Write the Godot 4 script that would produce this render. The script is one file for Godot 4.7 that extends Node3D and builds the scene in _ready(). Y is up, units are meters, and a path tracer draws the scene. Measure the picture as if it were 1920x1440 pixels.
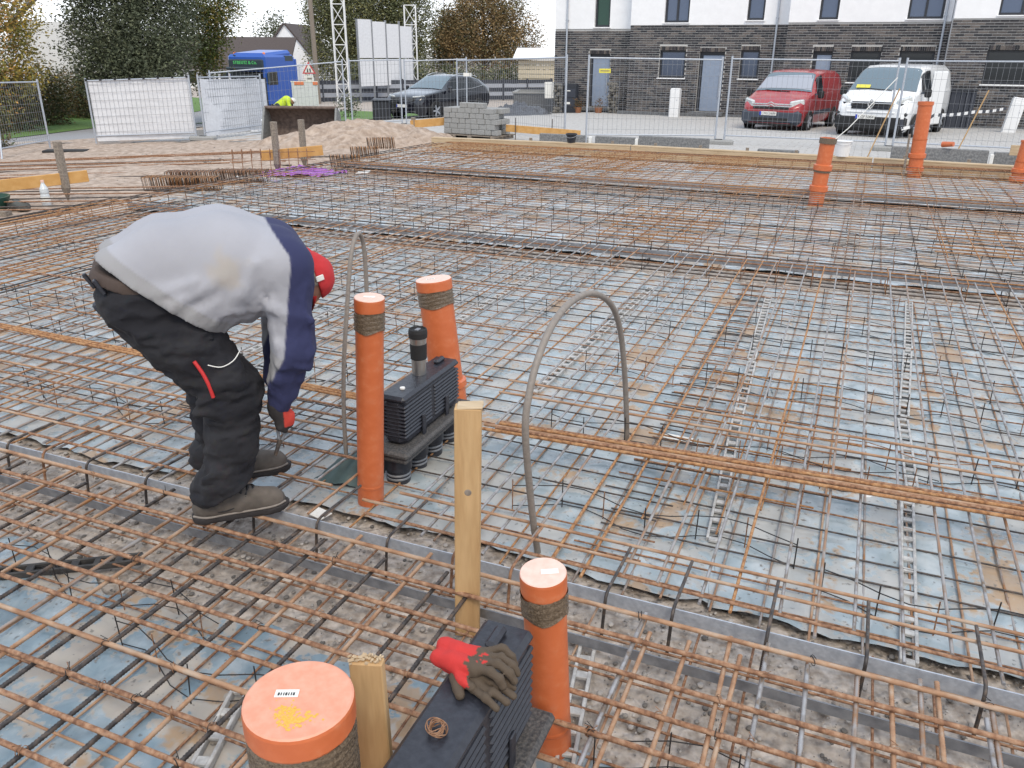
extends Node3D
# building plot with steel reinforcement laid out before the concrete is poured
var rng := RandomNumberGenerator.new()
var M := {}
var used := {}
var nz := FastNoiseLite.new()

class MB:
	var v := PackedVector3Array()
	var n := PackedVector3Array()
	var uv := PackedVector2Array()
	var c := PackedColorArray()
	var ix := PackedInt32Array()
	var col := Color(1, 1, 1)
	var tinted := false
	func tint(k: Color) -> MB:
		col = k
		tinted = true
		return self
	func put(p: Vector3, nn: Vector3, t := Vector2.ZERO) -> int:
		v.append(p)
		n.append(nn)
		uv.append(t)
		c.append(col)
		return v.size() - 1
	func tri3(a: int, b: int, d: int) -> void:
		ix.append(a)
		ix.append(d)
		ix.append(b)
	func face(p: Array, outward: Vector3) -> void:
		var nn: Vector3 = (p[1] - p[0]).cross(p[2] - p[0]).normalized()
		var q := p.duplicate()
		if nn.dot(outward) < 0.0:
			q.reverse()
			nn = -nn
		var s := v.size()
		for i in q.size():
			put(q[i], nn, Vector2(float(i == 1 or i == 2), float(i >= 2)))
		for i in range(1, q.size() - 1):
			tri3(s, s + i, s + i + 1)
	func box(cen: Vector3, size: Vector3, b := Basis.IDENTITY, bev := 0.0) -> MB:
		var h := size * 0.5
		var e := minf(bev, minf(h.x, minf(h.y, h.z)) * 0.9)
		for i in 3:
			var j := (i + 1) % 3
			var k := (i + 2) % 3
			for s in [-1.0, 1.0]:
				var pts := []
				for q in [[-1, -1], [1, -1], [1, 1], [-1, 1]]:
					var p := Vector3.ZERO
					p[i] = s * h[i]
					p[j] = q[0] * (h[j] - e)
					p[k] = q[1] * (h[k] - e)
					pts.append(cen + b * p)
				var o := Vector3.ZERO
				o[i] = s
				face(pts, b * o)
			if e > 0.0:
				for si in [-1.0, 1.0]:
					for sj in [-1.0, 1.0]:
						var pts2 := []
						for q in [[0, -1], [1, -1], [1, 1], [0, 1]]:
							var p := Vector3.ZERO
							p[i] = si * (h[i] - (e if q[0] else 0.0))
							p[j] = sj * (h[j] - (0.0 if q[0] else e))
							p[k] = q[1] * (h[k] - e)
							pts2.append(cen + b * p)
						var o2 := Vector3.ZERO
						o2[i] = si
						o2[j] = sj
						face(pts2, b * o2)
		if e > 0.0:
			for sx in [-1.0, 1.0]:
				for sy in [-1.0, 1.0]:
					for sz in [-1.0, 1.0]:
						face([cen + b * Vector3(sx * h.x, sy * (h.y - e), sz * (h.z - e)), cen + b * Vector3(sx * (h.x - e), sy * h.y, sz * (h.z - e)), cen + b * Vector3(sx * (h.x - e), sy * (h.y - e), sz * h.z)], b * Vector3(sx, sy, sz))
		return self
	# a bar between two points with rectangular section w (across) x t
	func bar(a: Vector3, b: Vector3, w: float, t: float, up := Vector3.UP, bev := 0.0) -> MB:
		var z := (b - a).normalized()
		var x := up.cross(z).normalized()
		var y := z.cross(x)
		return box((a + b) * 0.5, Vector3(w, t, a.distance_to(b)), Basis(x, y, z), bev)
	func tube(p: Array, r, sides := 6, caps := true) -> MB:
		var m := p.size()
		var up := Vector3.UP
		var d0: Vector3 = (p[1] - p[0]).normalized()
		if absf(d0.dot(up)) > 0.9:
			up = Vector3.RIGHT
		var x := up.cross(d0).normalized()
		var s := v.size()
		var ln := 0.0
		for i in m:
			var d: Vector3 = ((p[mini(i + 1, m - 1)] as Vector3) - (p[maxi(i - 1, 0)] as Vector3)).normalized()
			x = (x - d * x.dot(d)).normalized()
			var y := d.cross(x)
			if i > 0:
				ln += p[i].distance_to(p[i - 1])
			var rr: float = r if (r is float or r is int) else r[i]
			for k in sides:
				var a := TAU * k / sides
				var o := x * cos(a) + y * sin(a)
				put(p[i] + o * rr, o, Vector2(float(k) / sides, ln))
		for i in m - 1:
			for k in sides:
				var k2 := (k + 1) % sides
				var a0 := s + i * sides + k
				var a1 := s + i * sides + k2
				tri3(a0, a1, a1 + sides)
				tri3(a0, a1 + sides, a0 + sides)
		if caps:
			for e in [0, m - 1]:
				var d: Vector3 = (p[1] - p[0]) if e else (p[1] - p[0])
				if e:
					d = p[m - 1] - p[m - 2]
				else:
					d = -d
				var pts := []
				for k in sides:
					pts.append(v[s + e * sides + k])
				face(pts, d)
		return self
	# profile of Vector2(radius, height), turned round the y axis of b at cen
	func lathe(pr: Array, cen: Vector3, sides := 24, b := Basis.IDENTITY) -> MB:
		for i in pr.size() - 1:
			var p0: Vector2 = pr[i]
			var p1: Vector2 = pr[i + 1]
			var t := (p1 - p0).normalized()
			var s := v.size()
			for k in sides + 1:
				var a := TAU * k / sides
				var o := Vector3(cos(a), 0, sin(a))
				var nn := b * (o * t.y - Vector3.UP * t.x)
				put(cen + b * (o * p0.x + Vector3.UP * p0.y), nn, Vector2(float(k) / sides, p0.y))
				put(cen + b * (o * p1.x + Vector3.UP * p1.y), nn, Vector2(float(k) / sides, p1.y))
			for k in sides:
				var q := s + k * 2
				tri3(q, q + 1, q + 3)
				tri3(q, q + 3, q + 2)
		return self
	# grid of points [row][column], smooth
	func grid(g: Array, flip := false) -> MB:
		var h := g.size()
		var w: int = g[0].size()
		var s := v.size()
		for i in h:
			for j in w:
				var du: Vector3 = g[i][mini(j + 1, w - 1)] - g[i][maxi(j - 1, 0)]
				var dv: Vector3 = g[mini(i + 1, h - 1)][j] - g[maxi(i - 1, 0)][j]
				var nn := du.cross(dv).normalized()
				put(g[i][j], -nn if flip else nn, Vector2(float(j) / (w - 1), float(i) / (h - 1)))
		for i in h - 1:
			for j in w - 1:
				var a := s + i * w + j
				if flip:
					tri3(a, a + w, a + w + 1)
					tri3(a, a + w + 1, a + 1)
				else:
					tri3(a, a + 1, a + w + 1)
					tri3(a, a + w + 1, a + w)
		return self
	func mesh() -> ArrayMesh:
		var ar := []
		ar.resize(Mesh.ARRAY_MAX)
		ar[Mesh.ARRAY_VERTEX] = v
		ar[Mesh.ARRAY_NORMAL] = n
		ar[Mesh.ARRAY_TEX_UV] = uv
		if tinted:
			ar[Mesh.ARRAY_COLOR] = c
		ar[Mesh.ARRAY_INDEX] = ix
		var m := ArrayMesh.new()
		m.add_surface_from_arrays(Mesh.PRIMITIVE_TRIANGLES, ar)
		return m

func numbered(nm: String) -> String:
	var k: int = used.get(nm, 0)
	used[nm] = k + 1
	return nm if k == 0 else "%s_%03d" % [nm, k]
func tag(o: Node, label: String, cat: String, grp := "") -> void:
	o.set_meta("label", label)
	o.set_meta("category", cat)
	if grp:
		o.set_meta("group", grp)
func thing(nm: String, label: String, cat: String, at := Vector3.ZERO, turn := 0.0, grp := "") -> Node3D:
	var o := Node3D.new()
	o.name = numbered(nm)
	add_child(o)
	o.position = at
	o.rotation.y = turn
	tag(o, label, cat, grp)
	return o
func part(par: Node, nm: String, m, mt: Material, at := Vector3.ZERO, rot := Vector3.ZERO, scl := Vector3.ONE) -> MeshInstance3D:
	var o := MeshInstance3D.new()
	o.name = nm
	o.mesh = m.mesh() if m is MB else m
	o.material_override = mt
	par.add_child(o, true)
	o.position = at
	o.rotation = rot
	o.scale = scl
	return o
func one(nm: String, label: String, cat: String, m, mt: Material, at := Vector3.ZERO, rot := Vector3.ZERO, grp := "") -> MeshInstance3D:
	var o := part(self, numbered(nm), m, mt, at, rot)
	tag(o, label, cat, grp)
	return o
func setting(nm: String, m, mt: Material, kind := "structure") -> MeshInstance3D:
	var o := part(self, numbered(nm), m, mt)
	o.set_meta("kind", kind)
	return o
func copy_of(src: Node3D, at: Vector3, turn: float, label := "") -> Node3D:
	var base := String(src.name)
	var k := base.rfind("_0")
	if k > 0 and base.substr(k + 1).is_valid_int():
		base = base.substr(0, k)
	var o: Node3D = src.duplicate()
	o.name = numbered(base)
	add_child(o)
	o.position = at
	o.rotation.y = turn
	if label:
		o.set_meta("label", label)
	return o

func lin(r: float, g: float, b: float) -> Color:
	return Color(r, g, b).linear_to_srgb()
var bumps := {}
func bump_tex(freq: float, strength: float) -> NoiseTexture2D:
	var key := "%s %s" % [freq, strength]
	if not bumps.has(key):
		var t := NoiseTexture2D.new()
		t.width = 256
		t.height = 256
		t.seamless = true
		t.as_normal_map = true
		t.bump_strength = strength
		var f := FastNoiseLite.new()
		f.noise_type = FastNoiseLite.TYPE_SIMPLEX_SMOOTH
		f.frequency = freq
		f.fractal_octaves = 4
		f.seed = 7
		t.noise = f
		bumps[key] = t
	return bumps[key]
# a material whose colour wanders between the given linear colours; tile = metres of one repeat
func mk(key: String, cols: Array, rough: float, tile := 0.0, metal := 0.0, bump := 0.0, freq := 0.02, offs := [], seed_ := 1) -> StandardMaterial3D:
	var m := StandardMaterial3D.new()
	m.roughness = rough
	m.metallic = metal
	var ks := []
	for k in cols:
		ks.append(Color(k[0], k[1], k[2]).linear_to_srgb())
	if tile <= 0.0:
		m.albedo_color = ks[0]
	else:
		m.uv1_triplanar = true
		m.uv1_world_triplanar = true
		m.uv1_scale = Vector3.ONE / tile
		if ks.size() > 1:
			var t := NoiseTexture2D.new()
			t.width = 384
			t.height = 384
			t.seamless = true
			var f := FastNoiseLite.new()
			f.noise_type = FastNoiseLite.TYPE_SIMPLEX_SMOOTH
			f.frequency = freq
			f.fractal_octaves = 5
			f.fractal_gain = 0.6
			f.seed = seed_
			t.noise = f
			var gr := Gradient.new()
			var os := PackedFloat32Array()
			var cs := PackedColorArray()
			for i in ks.size():
				os.append(offs[i] if offs.size() > i else 0.2 + 0.6 * i / (ks.size() - 1))
				cs.append(ks[i])
			gr.offsets = os
			gr.colors = cs
			t.color_ramp = gr
			m.albedo_texture = t
		else:
			m.albedo_color = ks[0]
		if bump > 0.0:
			m.normal_enabled = true
			m.normal_texture = bump_tex(freq * 1.5, 6.0)
			m.normal_scale = bump
	M[key] = m
	return m
func vcol(key: String, rough: float, metal := 0.0, bump := 0.0, tile := 0.5, freq := 0.05) -> StandardMaterial3D:
	var m := StandardMaterial3D.new()
	m.vertex_color_use_as_albedo = true
	m.roughness = rough
	m.metallic = metal
	if bump > 0.0:
		m.uv1_triplanar = true
		m.uv1_world_triplanar = true
		m.uv1_scale = Vector3.ONE / tile
		m.normal_enabled = true
		m.normal_texture = bump_tex(freq, 6.0)
		m.normal_scale = bump
	M[key] = m
	return m
func ground_y(x: float, z: float) -> float:
	return maxf(-1.0, -0.02 * maxf(0.0, -z - 15.0) - 0.05 * maxf(0.0, -9.5 - x))
func V(x: float, y: float, z: float) -> Vector3:
	return Vector3(x, y, z)
func G(x: float, z: float, up := 0.0) -> Vector3:
	return Vector3(x, ground_y(x, z) + up, z)

func cut_at(ct: Array, p: Vector3) -> float:
	var d: float = (p - (ct[0] as Vector3)).dot(ct[1])
	return d if ct.size() < 4 else minf(d, (p - (ct[2] as Vector3)).dot(ct[3]))
# ---- rounded bodies: tapered capsules joined smoothly, meshed as surface nets ----
# bones: [a, b, ra, rb]; cuts: [point, normal] planes that end the body; hue: Callable(point) -> Color
func body(bones: Array, cell: float, blend: float, hue: Callable, cuts := [], wob := 0.0, wfreq := 8.0, wscale := Vector3.ONE, ridge := false, mask = null) -> MB:
	var k := 1.0 / blend
	var pad := blend * 5.0 + cell * 2.0 + wob
	var lo := Vector3(1e9, 1e9, 1e9)
	var hi := -lo
	for q in bones:
		var r: float = maxf(q[2], q[3]) + pad
		lo = lo.min((q[0] as Vector3).min(q[1]) - Vector3.ONE * r)
		hi = hi.max((q[0] as Vector3).max(q[1]) + Vector3.ONE * r)
	var nx := int((hi.x - lo.x) / cell) + 2
	var ny := int((hi.y - lo.y) / cell) + 2
	var nzz := int((hi.z - lo.z) / cell) + 2
	var S := PackedFloat32Array()
	S.resize(nx * ny * nzz)
	nz.frequency = wfreq
	for q in bones:
		var a: Vector3 = q[0]
		var b: Vector3 = q[1]
		var ra: float = q[2]
		var rb: float = q[3]
		var r := maxf(ra, rb) + pad
		var l := ((a.min(b) - Vector3.ONE * r - lo) / cell).floor()
		var h := ((a.max(b) + Vector3.ONE * r - lo) / cell).ceil()
		var ab := b - a
		var il := 1.0 / maxf(ab.length_squared(), 1e-9)
		for ixx in range(maxi(0, int(l.x)), mini(nx, int(h.x) + 1)):
			for iy in range(maxi(0, int(l.y)), mini(ny, int(h.y) + 1)):
				var base := (ixx * ny + iy) * nzz
				for iz in range(maxi(0, int(l.z)), mini(nzz, int(h.z) + 1)):
					var p := lo + Vector3(ixx, iy, iz) * cell
					var t := clampf((p - a).dot(ab) * il, 0.0, 1.0)
					var d := p.distance_to(a + ab * t) - lerpf(ra, rb, t)
					if d < pad:
						S[base + iz] += exp(-k * maxf(d, -blend * 9.0))
	# to distances, folds and cuts
	for i in S.size():
		var s := S[i]
		if s <= 0.0:
			S[i] = 1.0
		else:
			var d := -log(s) / k
			if absf(d) < pad:
				var p := lo + Vector3(i / (ny * nzz), (i / nzz) % ny, i % nzz) * cell
				if wob > 0.0:
					var wn := nz.get_noise_3dv(p * wscale)
					d += wob * ((absf(wn) * 2.2 - 0.5) if ridge else wn) * (mask.call(p) if mask else 1.0)
				for ct in cuts:
					d = maxf(d, cut_at(ct, p))
			elif cuts.size() and d < 0.0:
				var p2 := lo + Vector3(i / (ny * nzz), (i / nzz) % ny, i % nzz) * cell
				for ct in cuts:
					d = maxf(d, cut_at(ct, p2))
			S[i] = d
	var mb := MB.new()
	mb.tinted = true
	var vid := {}
	var st := [ny * nzz, nzz, 1]
	var off := [0, 1, nzz, nzz + 1, ny * nzz, ny * nzz + 1, ny * nzz + nzz, ny * nzz + nzz + 1]
	var opos := [Vector3(0, 0, 0), Vector3(0, 0, 1), Vector3(0, 1, 0), Vector3(0, 1, 1), Vector3(1, 0, 0), Vector3(1, 0, 1), Vector3(1, 1, 0), Vector3(1, 1, 1)]
	var ed := [[0, 1], [0, 2], [0, 4], [1, 3], [1, 5], [2, 3], [2, 6], [3, 7], [4, 5], [4, 6], [5, 7], [6, 7]]
	var near := cell * 4.5
	for ixx in nx - 1:
		for iy in ny - 1:
			var base := (ixx * ny + iy) * nzz
			for iz in nzz - 1:
				var i := base + iz
				if absf(S[i]) > near:
					continue
				var neg := 0
				for o in off:
					if S[i + o] < 0.0:
						neg += 1
				if neg == 0 or neg == 8:
					continue
				var acc := Vector3.ZERO
				var cnt := 0
				for e in ed:
					var s0 := S[i + off[e[0]]]
					var s1 := S[i + off[e[1]]]
					if (s0 < 0.0) != (s1 < 0.0):
						acc += (opos[e[0]] as Vector3).lerp(opos[e[1]], s0 / (s0 - s1))
						cnt += 1
				var p := lo + (Vector3(ixx, iy, iz) + acc / cnt) * cell
				mb.col = hue.call(p)
				vid[i] = mb.put(p, Vector3.ZERO)
	for i in vid:
		for ax in 3:
			var j: int = i + st[ax]
			if (S[i] < 0.0) == (S[j] < 0.0):
				continue
			var u: int = st[(ax + 1) % 3]
			var w: int = st[(ax + 2) % 3]
			if not (vid.has(i - u) and vid.has(i - w) and vid.has(i - u - w)):
				continue
			var q := [vid[i], vid[i - u], vid[i - u - w], vid[i - w]]
			if S[i] >= 0.0:
				q.reverse()
			for tq in [[0, 1, 2], [0, 2, 3]]:
				var A: int = q[tq[0]]
				var B: int = q[tq[1]]
				var C: int = q[tq[2]]
				mb.tri3(A, B, C)
				var fn := (mb.v[B] - mb.v[A]).cross(mb.v[C] - mb.v[A])
				mb.n[A] += fn
				mb.n[B] += fn
				mb.n[C] += fn
	for i in mb.n.size():
		mb.n[i] = mb.n[i].normalized()
	return mb
func _ready() -> void:
	rng.seed = 20241
	nz.seed = 3
	nz.noise_type = FastNoiseLite.TYPE_SIMPLEX_SMOOTH
	var cam := Camera3D.new()
	cam.name = "camera"
	add_child(cam)
	cam.position = Vector3(0, 1.75, 0)
	cam.rotation_degrees = Vector3(-22.149, 22.456, 0.459)
	cam.fov = 50.55
	cam.near = 0.05
	cam.far = 400.0
	cam.current = true
	var we := WorldEnvironment.new()
	we.name = "world_environment"
	var env := Environment.new()
	env.background_mode = Environment.BG_SKY
	var sky := Sky.new()
	var sm := ProceduralSkyMaterial.new()
	sm.sky_top_color = Color(0.80, 0.85, 0.92)
	sm.sky_horizon_color = Color(0.97, 0.98, 0.99)
	sm.sky_curve = 0.12
	sm.ground_bottom_color = Color(0.42, 0.38, 0.34)
	sm.ground_horizon_color = Color(0.8, 0.8, 0.8)
	sm.energy_multiplier = 1.0
	sm.sun_angle_max = 0.0
	sky.sky_material = sm
	env.sky = sky
	env.tonemap_mode = Environment.TONE_MAPPER_LINEAR
	env.tonemap_exposure = 1.66
	env.sdfgi_enabled = true
	env.ssao_enabled = true
	env.ssil_enabled = true
	we.environment = env
	add_child(we)
	var sun := DirectionalLight3D.new()
	sun.name = "sun"
	sun.light_color = Color(1.0, 0.96, 0.9)
	sun.light_energy = 0.42
	sun.light_angular_distance = 22.0
	sun.shadow_enabled = true
	sun.rotation_degrees = Vector3(-52, 35, 0)
	add_child(sun)
	materials()
	terrain()
	houses()
	backdrop()
	foils()
	reinforcement()
	edge_of_slab()
	fences()
	vehicles()
	site_left()
	pipes_and_boxes()
	worker()

func materials() -> void:
	mk("sand", [[.27, .225, .19], [.42, .365, .315], [.54, .48, .43]], 0.95, 1.3, 0, 0.9, 0.045)
	mk("pile", [[.25, .185, .14], [.37, .285, .225], [.47, .38, .31]], 0.97, 2.3, 0, 0.45, 0.03)
	mk("stone", [[.22, .19, .16], [.45, .41, .37]], 0.9, 0.3, 0, 0.4)
	mk("asphalt", [[.24, .24, .25], [.32, .32, .33]], 0.9, 1.0, 0, 0.4, 0.08)
	mk("grass", [[.07, .14, .025], [.13, .23, .05]], 0.9, 1.0)
	mk("rust_brown", [[.15, .072, .04], [.29, .148, .08], [.40, .25, .16]], 0.8, 0.35, 0.1, 0.5, 0.03, [0.25, 0.5, 0.75], 2)
	mk("rust_orange", [[.19, .085, .036], [.36, .17, .068], [.44, .26, .13]], 0.82, 0.4, 0.05, 0.5, 0.03, [0.25, 0.5, 0.75], 3)
	mk("rust_tan", [[.24, .125, .07], [.39, .225, .13], [.43, .33, .25]], 0.78, 1.0, 0.1, 0.5, 0.02, [0.2, 0.5, 0.8], 4)
	mk("steel_grey", [[.20, .14, .09], [.27, .25, .24], [.40, .39, .39]], 0.5, 0.6, 0.45, 0.4, 0.02, [0.25, 0.42, 0.7], 5)
	mk("steel_dark", [[.035, .03, .03], [.08, .07, .065], [.15, .10, .07]], 0.55, 0.5, 0.3, 0.5, 0.025, [0.3, 0.5, 0.75], 6)
	mk("steel_mixed", [[.33, .16, .07], [.27, .20, .155], [.34, .32, .31]], 0.6, 1.1, 0.3, 0.4, 0.012, [0.32, 0.47, 0.62], 8)
	mk("wire_black", [[.02, .018, .018]], 0.6)
	mk("zinc", [[.38, .41, .46], [.50, .53, .58]], 0.42, 0.5, 0.35, 0.15, 0.03)
	mk("zinc_dull", [[.20, .21, .23], [.30, .31, .33]], 0.5, 0.6, 0.35, 0.15)
	mk("spacer_white", [[.33, .32, .31], [.53, .52, .50]], 0.7, 0.4, 0, 0.2)
	mk("spacer_black", [[.03, .03, .033], [.07, .065, .06]], 0.7, 0.4, 0, 0.2)
	mk("foam_white", [[.7, .69, .66], [.8, .8, .78]], 0.9, 0.2, 0, 0.3)
	mk("wood", [[.42, .255, .115], [.56, .37, .185]], 0.8, 0.5, 0, 0.3, 0.012)
	(M.wood as StandardMaterial3D).uv1_scale = Vector3(4.0, 0.35, 4.0)
	mk("wood_along", [[.43, .32, .20], [.54, .42, .28]], 0.8, 0.5, 0, 0.3, 0.012)
	(M.wood_along as StandardMaterial3D).uv1_scale = Vector3(0.4, 5.0, 5.0)
	mk("wood_pale", [[.52, .45, .33], [.62, .55, .42]], 0.85, 0.8)
	mk("wood_orange", [[.50, .265, .08], [.60, .35, .13]], 0.8, 0.8, 0, 0.2, 0.012)
	mk("wood_old", [[.17, .14, .115], [.30, .255, .21]], 0.9, 0.3, 0, 0.4, 0.02)
	mk("pipe", [[.53, .128, .042], [.57, .148, .052], [.58, .20, .095]], 0.4, 0.5, 0, 0.05, 0.02, [0.3, 0.66, 0.92])
	mk("pipe_cap", [[.66, .28, .175], [.72, .34, .23]], 0.5, 0.3, 0, 0.05)
	mk("cap_pale", [[.74, .47, .38], [.78, .55, .46]], 0.5, 0.3)
	mk("chalk_yellow", [[.70, .36, .05], [.72, .42, .10]], 0.9, 0.05)
	mk("tape", [[.07, .05, .032], [.14, .10, .066], [.20, .155, .11]], 0.25, 0.09, 0, 0.7, 0.03)
	mk("plastic_black", [[.017, .018, .025], [.030, .032, .042]], 0.40, 0.35, 0, 0.12, 0.03)
	mk("plastic_dusty", [[.035, .035, .037], [.11, .10, .093]], 0.7, 0.16, 0, 0.4, 0.03)
	mk("plastic_teal", [[.05, .085, .085]], 0.55)
	mk("hose", [[.19, .165, .145], [.27, .235, .205]], 0.6, 0.2, 0, 0.1)
	mk("paper", [[.75, .74, .70]], 0.8)
	mk("ink", [[.04, .04, .04]], 0.8)
	mk("steel_polished", [[.50, .49, .47]], 0.28, 0, 0.9)
	mk("rubber", [[.016, .016, .017]], 0.75)
	mk("concrete", [[.24, .24, .235], [.36, .36, .35]], 0.92, 0.4, 0, 0.4, 0.04)
	mk("concrete_dark", [[.10, .105, .115], [.17, .175, .18]], 0.9, 0.6, 0, 0.3)
	mk("slab_stone", [[.13, .135, .14], [.25, .25, .25]], 0.9, 0.6, 0, 0.3, 0.03)
	mk("paver", [[.38, .365, .35], [.46, .45, .435]], 0.93, 2.2, 0, 0.2, 0.03)
	mk("paver_joint", [[.16, .155, .15], [.22, .21, .20]], 0.95, 0.7)
	mk("mortar", [[.46, .45, .43], [.54, .53, .51]], 0.95, 0.5)
	mk("render_white", [[.80, .80, .81], [.84, .84, .85]], 0.9, 3.0)
	mk("frame_dark", [[.022, .025, .033]], 0.45)
	mk("door_blue", [[.22, .27, .36], [.25, .30, .39]], 0.35, 1.5)
	mk("glass", [[.09, .115, .17]], 0.05, 0, 0.45)
	mk("glass_green", [[.018, .055, .04]], 0.05, 0, 0.3)
	mk("glass_dark", [[.02, .025, .03]], 0.04, 0, 0.1)
	mk("car_glass", [[.16, .21, .24]], 0.04, 0, 0.35)
	mk("white_paint", [[.78, .78, .78]], 0.4)
	mk("van_white", [[.78, .79, .80]], 0.25)
	mk("van_red", [[.34, .022, .026]], 0.3)
	mk("car_black", [[.006, .007, .013]], 0.16)
	for k in ["van_white", "van_red", "car_black"]:
		M[k].clearcoat_enabled = true
		M[k].clearcoat = 0.7
		M[k].clearcoat_roughness = 0.1
	mk("bumper", [[.045, .055, .075]], 0.6)
	mk("chrome", [[.75, .75, .75]], 0.18, 0, 0.9)
	mk("lamp_glass", [[.62, .64, .63]], 0.12, 0, 0.2)
	mk("truck_blue", [[.015, .085, .40]], 0.3)
	mk("truck_dark", [[.025, .04, .055]], 0.5)
	mk("sign_green", [[.10, .55, .16]], 0.6)
	mk("plate_blue", [[.03, .06, .45]], 0.5)
	mk("sign_red", [[.55, .03, .03]], 0.5)
	mk("sign_orange", [[.75, .22, .10]], 0.6)
	mk("vest", [[.55, .72, .05]], 0.8)
	mk("yellow_plate", [[.70, .62, .08]], 0.6)
	mk("tarp_white", [[.62, .63, .66], [.70, .71, .74]], 0.7, 1.2, 0, 0.2)
	mk("tarp_dark", [[.055, .058, .068], [.11, .115, .13]], 0.4, 0.6, 0, 0.4)
	mk("roof_tile", [[.065, .052, .05], [.10, .08, .075]], 0.9, 0.8)
	mk("shutter", [[.20, .13, .07]], 0.8)
	mk("fence_slate", [[.035, .04, .055]], 0.6)
	mk("fence_pale", [[.33, .35, .40]], 0.6)
	mk("bucket_rust", [[.07, .055, .048], [.14, .10, .085], [.19, .15, .125]], 0.85, 0.9, 0.1, 0.3, 0.02)
	mk("bucket_grey", [[.16, .165, .16], [.26, .265, .26]], 0.7, 0.5, 0.2, 0.3)
	mk("purple_film", [[.30, .06, .42], [.42, .20, .55]], 0.35, 0.3)
	mk("bark", [[.05, .04, .03], [.13, .11, .09]], 0.95, 0.5, 0, 0.8)
	mk("brick_grey", [[.10, .095, .09], [.2, .19, .18]], 0.95, 0.3)
	mk("clay_pot", [[.28, .12, .06]], 0.8)
	mk("rubble", [[.10, .095, .085], [.25, .23, .2]], 0.95, 0.15, 0, 0.6, 0.05)
	mk("teal_bucket", [[.02, .07, .05]], 0.5)
	mk("lime", [[.45, .62, .08]], 0.6)
	mk("pet", [[.55, .58, .60]], 0.2)
	mk("skin", [[.36, .19, .13]], 0.6)
	vcol("brick", 0.85, 0.0, 0.3, 0.3)
	vcol("leaf", 0.75)
	M.leaf.backlight_enabled = true
	M.leaf.backlight = Color(0.25, 0.28, 0.1)
	vcol("cloth", 0.9, 0.0, 0.25, 0.06, 0.06)
	vcol("glove", 0.85, 0.0, 0.5, 0.05, 0.06)
	M.cloth.rim_enabled = true
	M.cloth.rim = 0.02
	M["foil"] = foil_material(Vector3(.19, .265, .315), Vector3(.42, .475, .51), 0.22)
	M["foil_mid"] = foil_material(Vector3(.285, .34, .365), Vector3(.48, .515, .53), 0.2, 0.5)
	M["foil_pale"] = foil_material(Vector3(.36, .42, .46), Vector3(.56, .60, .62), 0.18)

func foil_material(film: Vector3, pale: Vector3, gloss: float, dirt := 0.9) -> StandardMaterial3D:
	var n := 768
	var f := FastNoiseLite.new()
	f.noise_type = FastNoiseLite.TYPE_SIMPLEX_SMOOTH
	f.fractal_octaves = 5
	var layers := []
	for q in [[0.008, 11], [0.02, 12], [0.006, 13], [0.09, 14]]:
		f.frequency = q[0]
		f.seed = q[1]
		var im := f.get_seamless_image(n, n)
		im.convert(Image.FORMAT_L8)
		layers.append(im.get_data())
	var out := PackedByteArray()
	out.resize(n * n * 3)
	var rgh := PackedByteArray()
	rgh.resize(n * n)
	var dust := Vector3(.42, .37, .315)
	var rust := Vector3(.40, .24, .11)
	for i in n * n:
		var a: float = layers[0][i] / 255.0
		var b: float = layers[1][i] / 255.0
		var r: float = layers[2][i] / 255.0
		var s: float = layers[3][i] / 255.0
		var k := film.lerp(pale, clampf((b - 0.5) * 1.6 + 0.25, 0.0, 0.8))
		var dm := clampf((a * 0.7 + b * 0.3 + (s - 0.5) * 0.3 - 0.50) * 15.0, 0.0, dirt)
		k = k.lerp(dust, dm)
		var rm := clampf((r * 0.75 + s * 0.15 + b * 0.2 - 0.68) * 12.0, 0.0, 0.75)
		k = k.lerp(rust, rm)
		if s > 0.80:
			k = k.lerp(Vector3(.08, .075, .07), 0.7)
		var kc := Color(k.x, k.y, k.z).linear_to_srgb()
		out[i * 3] = int(clampf(kc.r, 0, 1) * 255.0)
		out[i * 3 + 1] = int(clampf(kc.g, 0, 1) * 255.0)
		out[i * 3 + 2] = int(clampf(kc.b, 0, 1) * 255.0)
		rgh[i] = int(clampf(gloss + 0.34 * maxf(dm, rm) + (b - 0.5) * 0.2, 0.1, 1.0) * 255.0)
	var m := StandardMaterial3D.new()
	m.albedo_texture = ImageTexture.create_from_image(Image.create_from_data(n, n, false, Image.FORMAT_RGB8, out))
	m.roughness_texture = ImageTexture.create_from_image(Image.create_from_data(n, n, false, Image.FORMAT_L8, rgh))
	m.roughness = 1.0
	m.uv1_triplanar = true
	m.uv1_world_triplanar = true
	m.uv1_scale = Vector3.ONE / 2.6
	m.normal_enabled = true
	m.normal_texture = bump_tex(0.02, 5.0)
	m.normal_scale = 0.25
	return m

# ------------------------------------------------------------------ ground
func steps(list: Array) -> Array:
	# [start, [end, step], ...]
	var out := [list[0]]
	for q in list.slice(1):
		var a: float = out[-1]
		var cnt := maxi(1, int(round(absf(q[0] - a) / q[1])))
		for i in cnt:
			out.append(lerpf(a, q[0], float(i + 1) / cnt))
	return out

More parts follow.
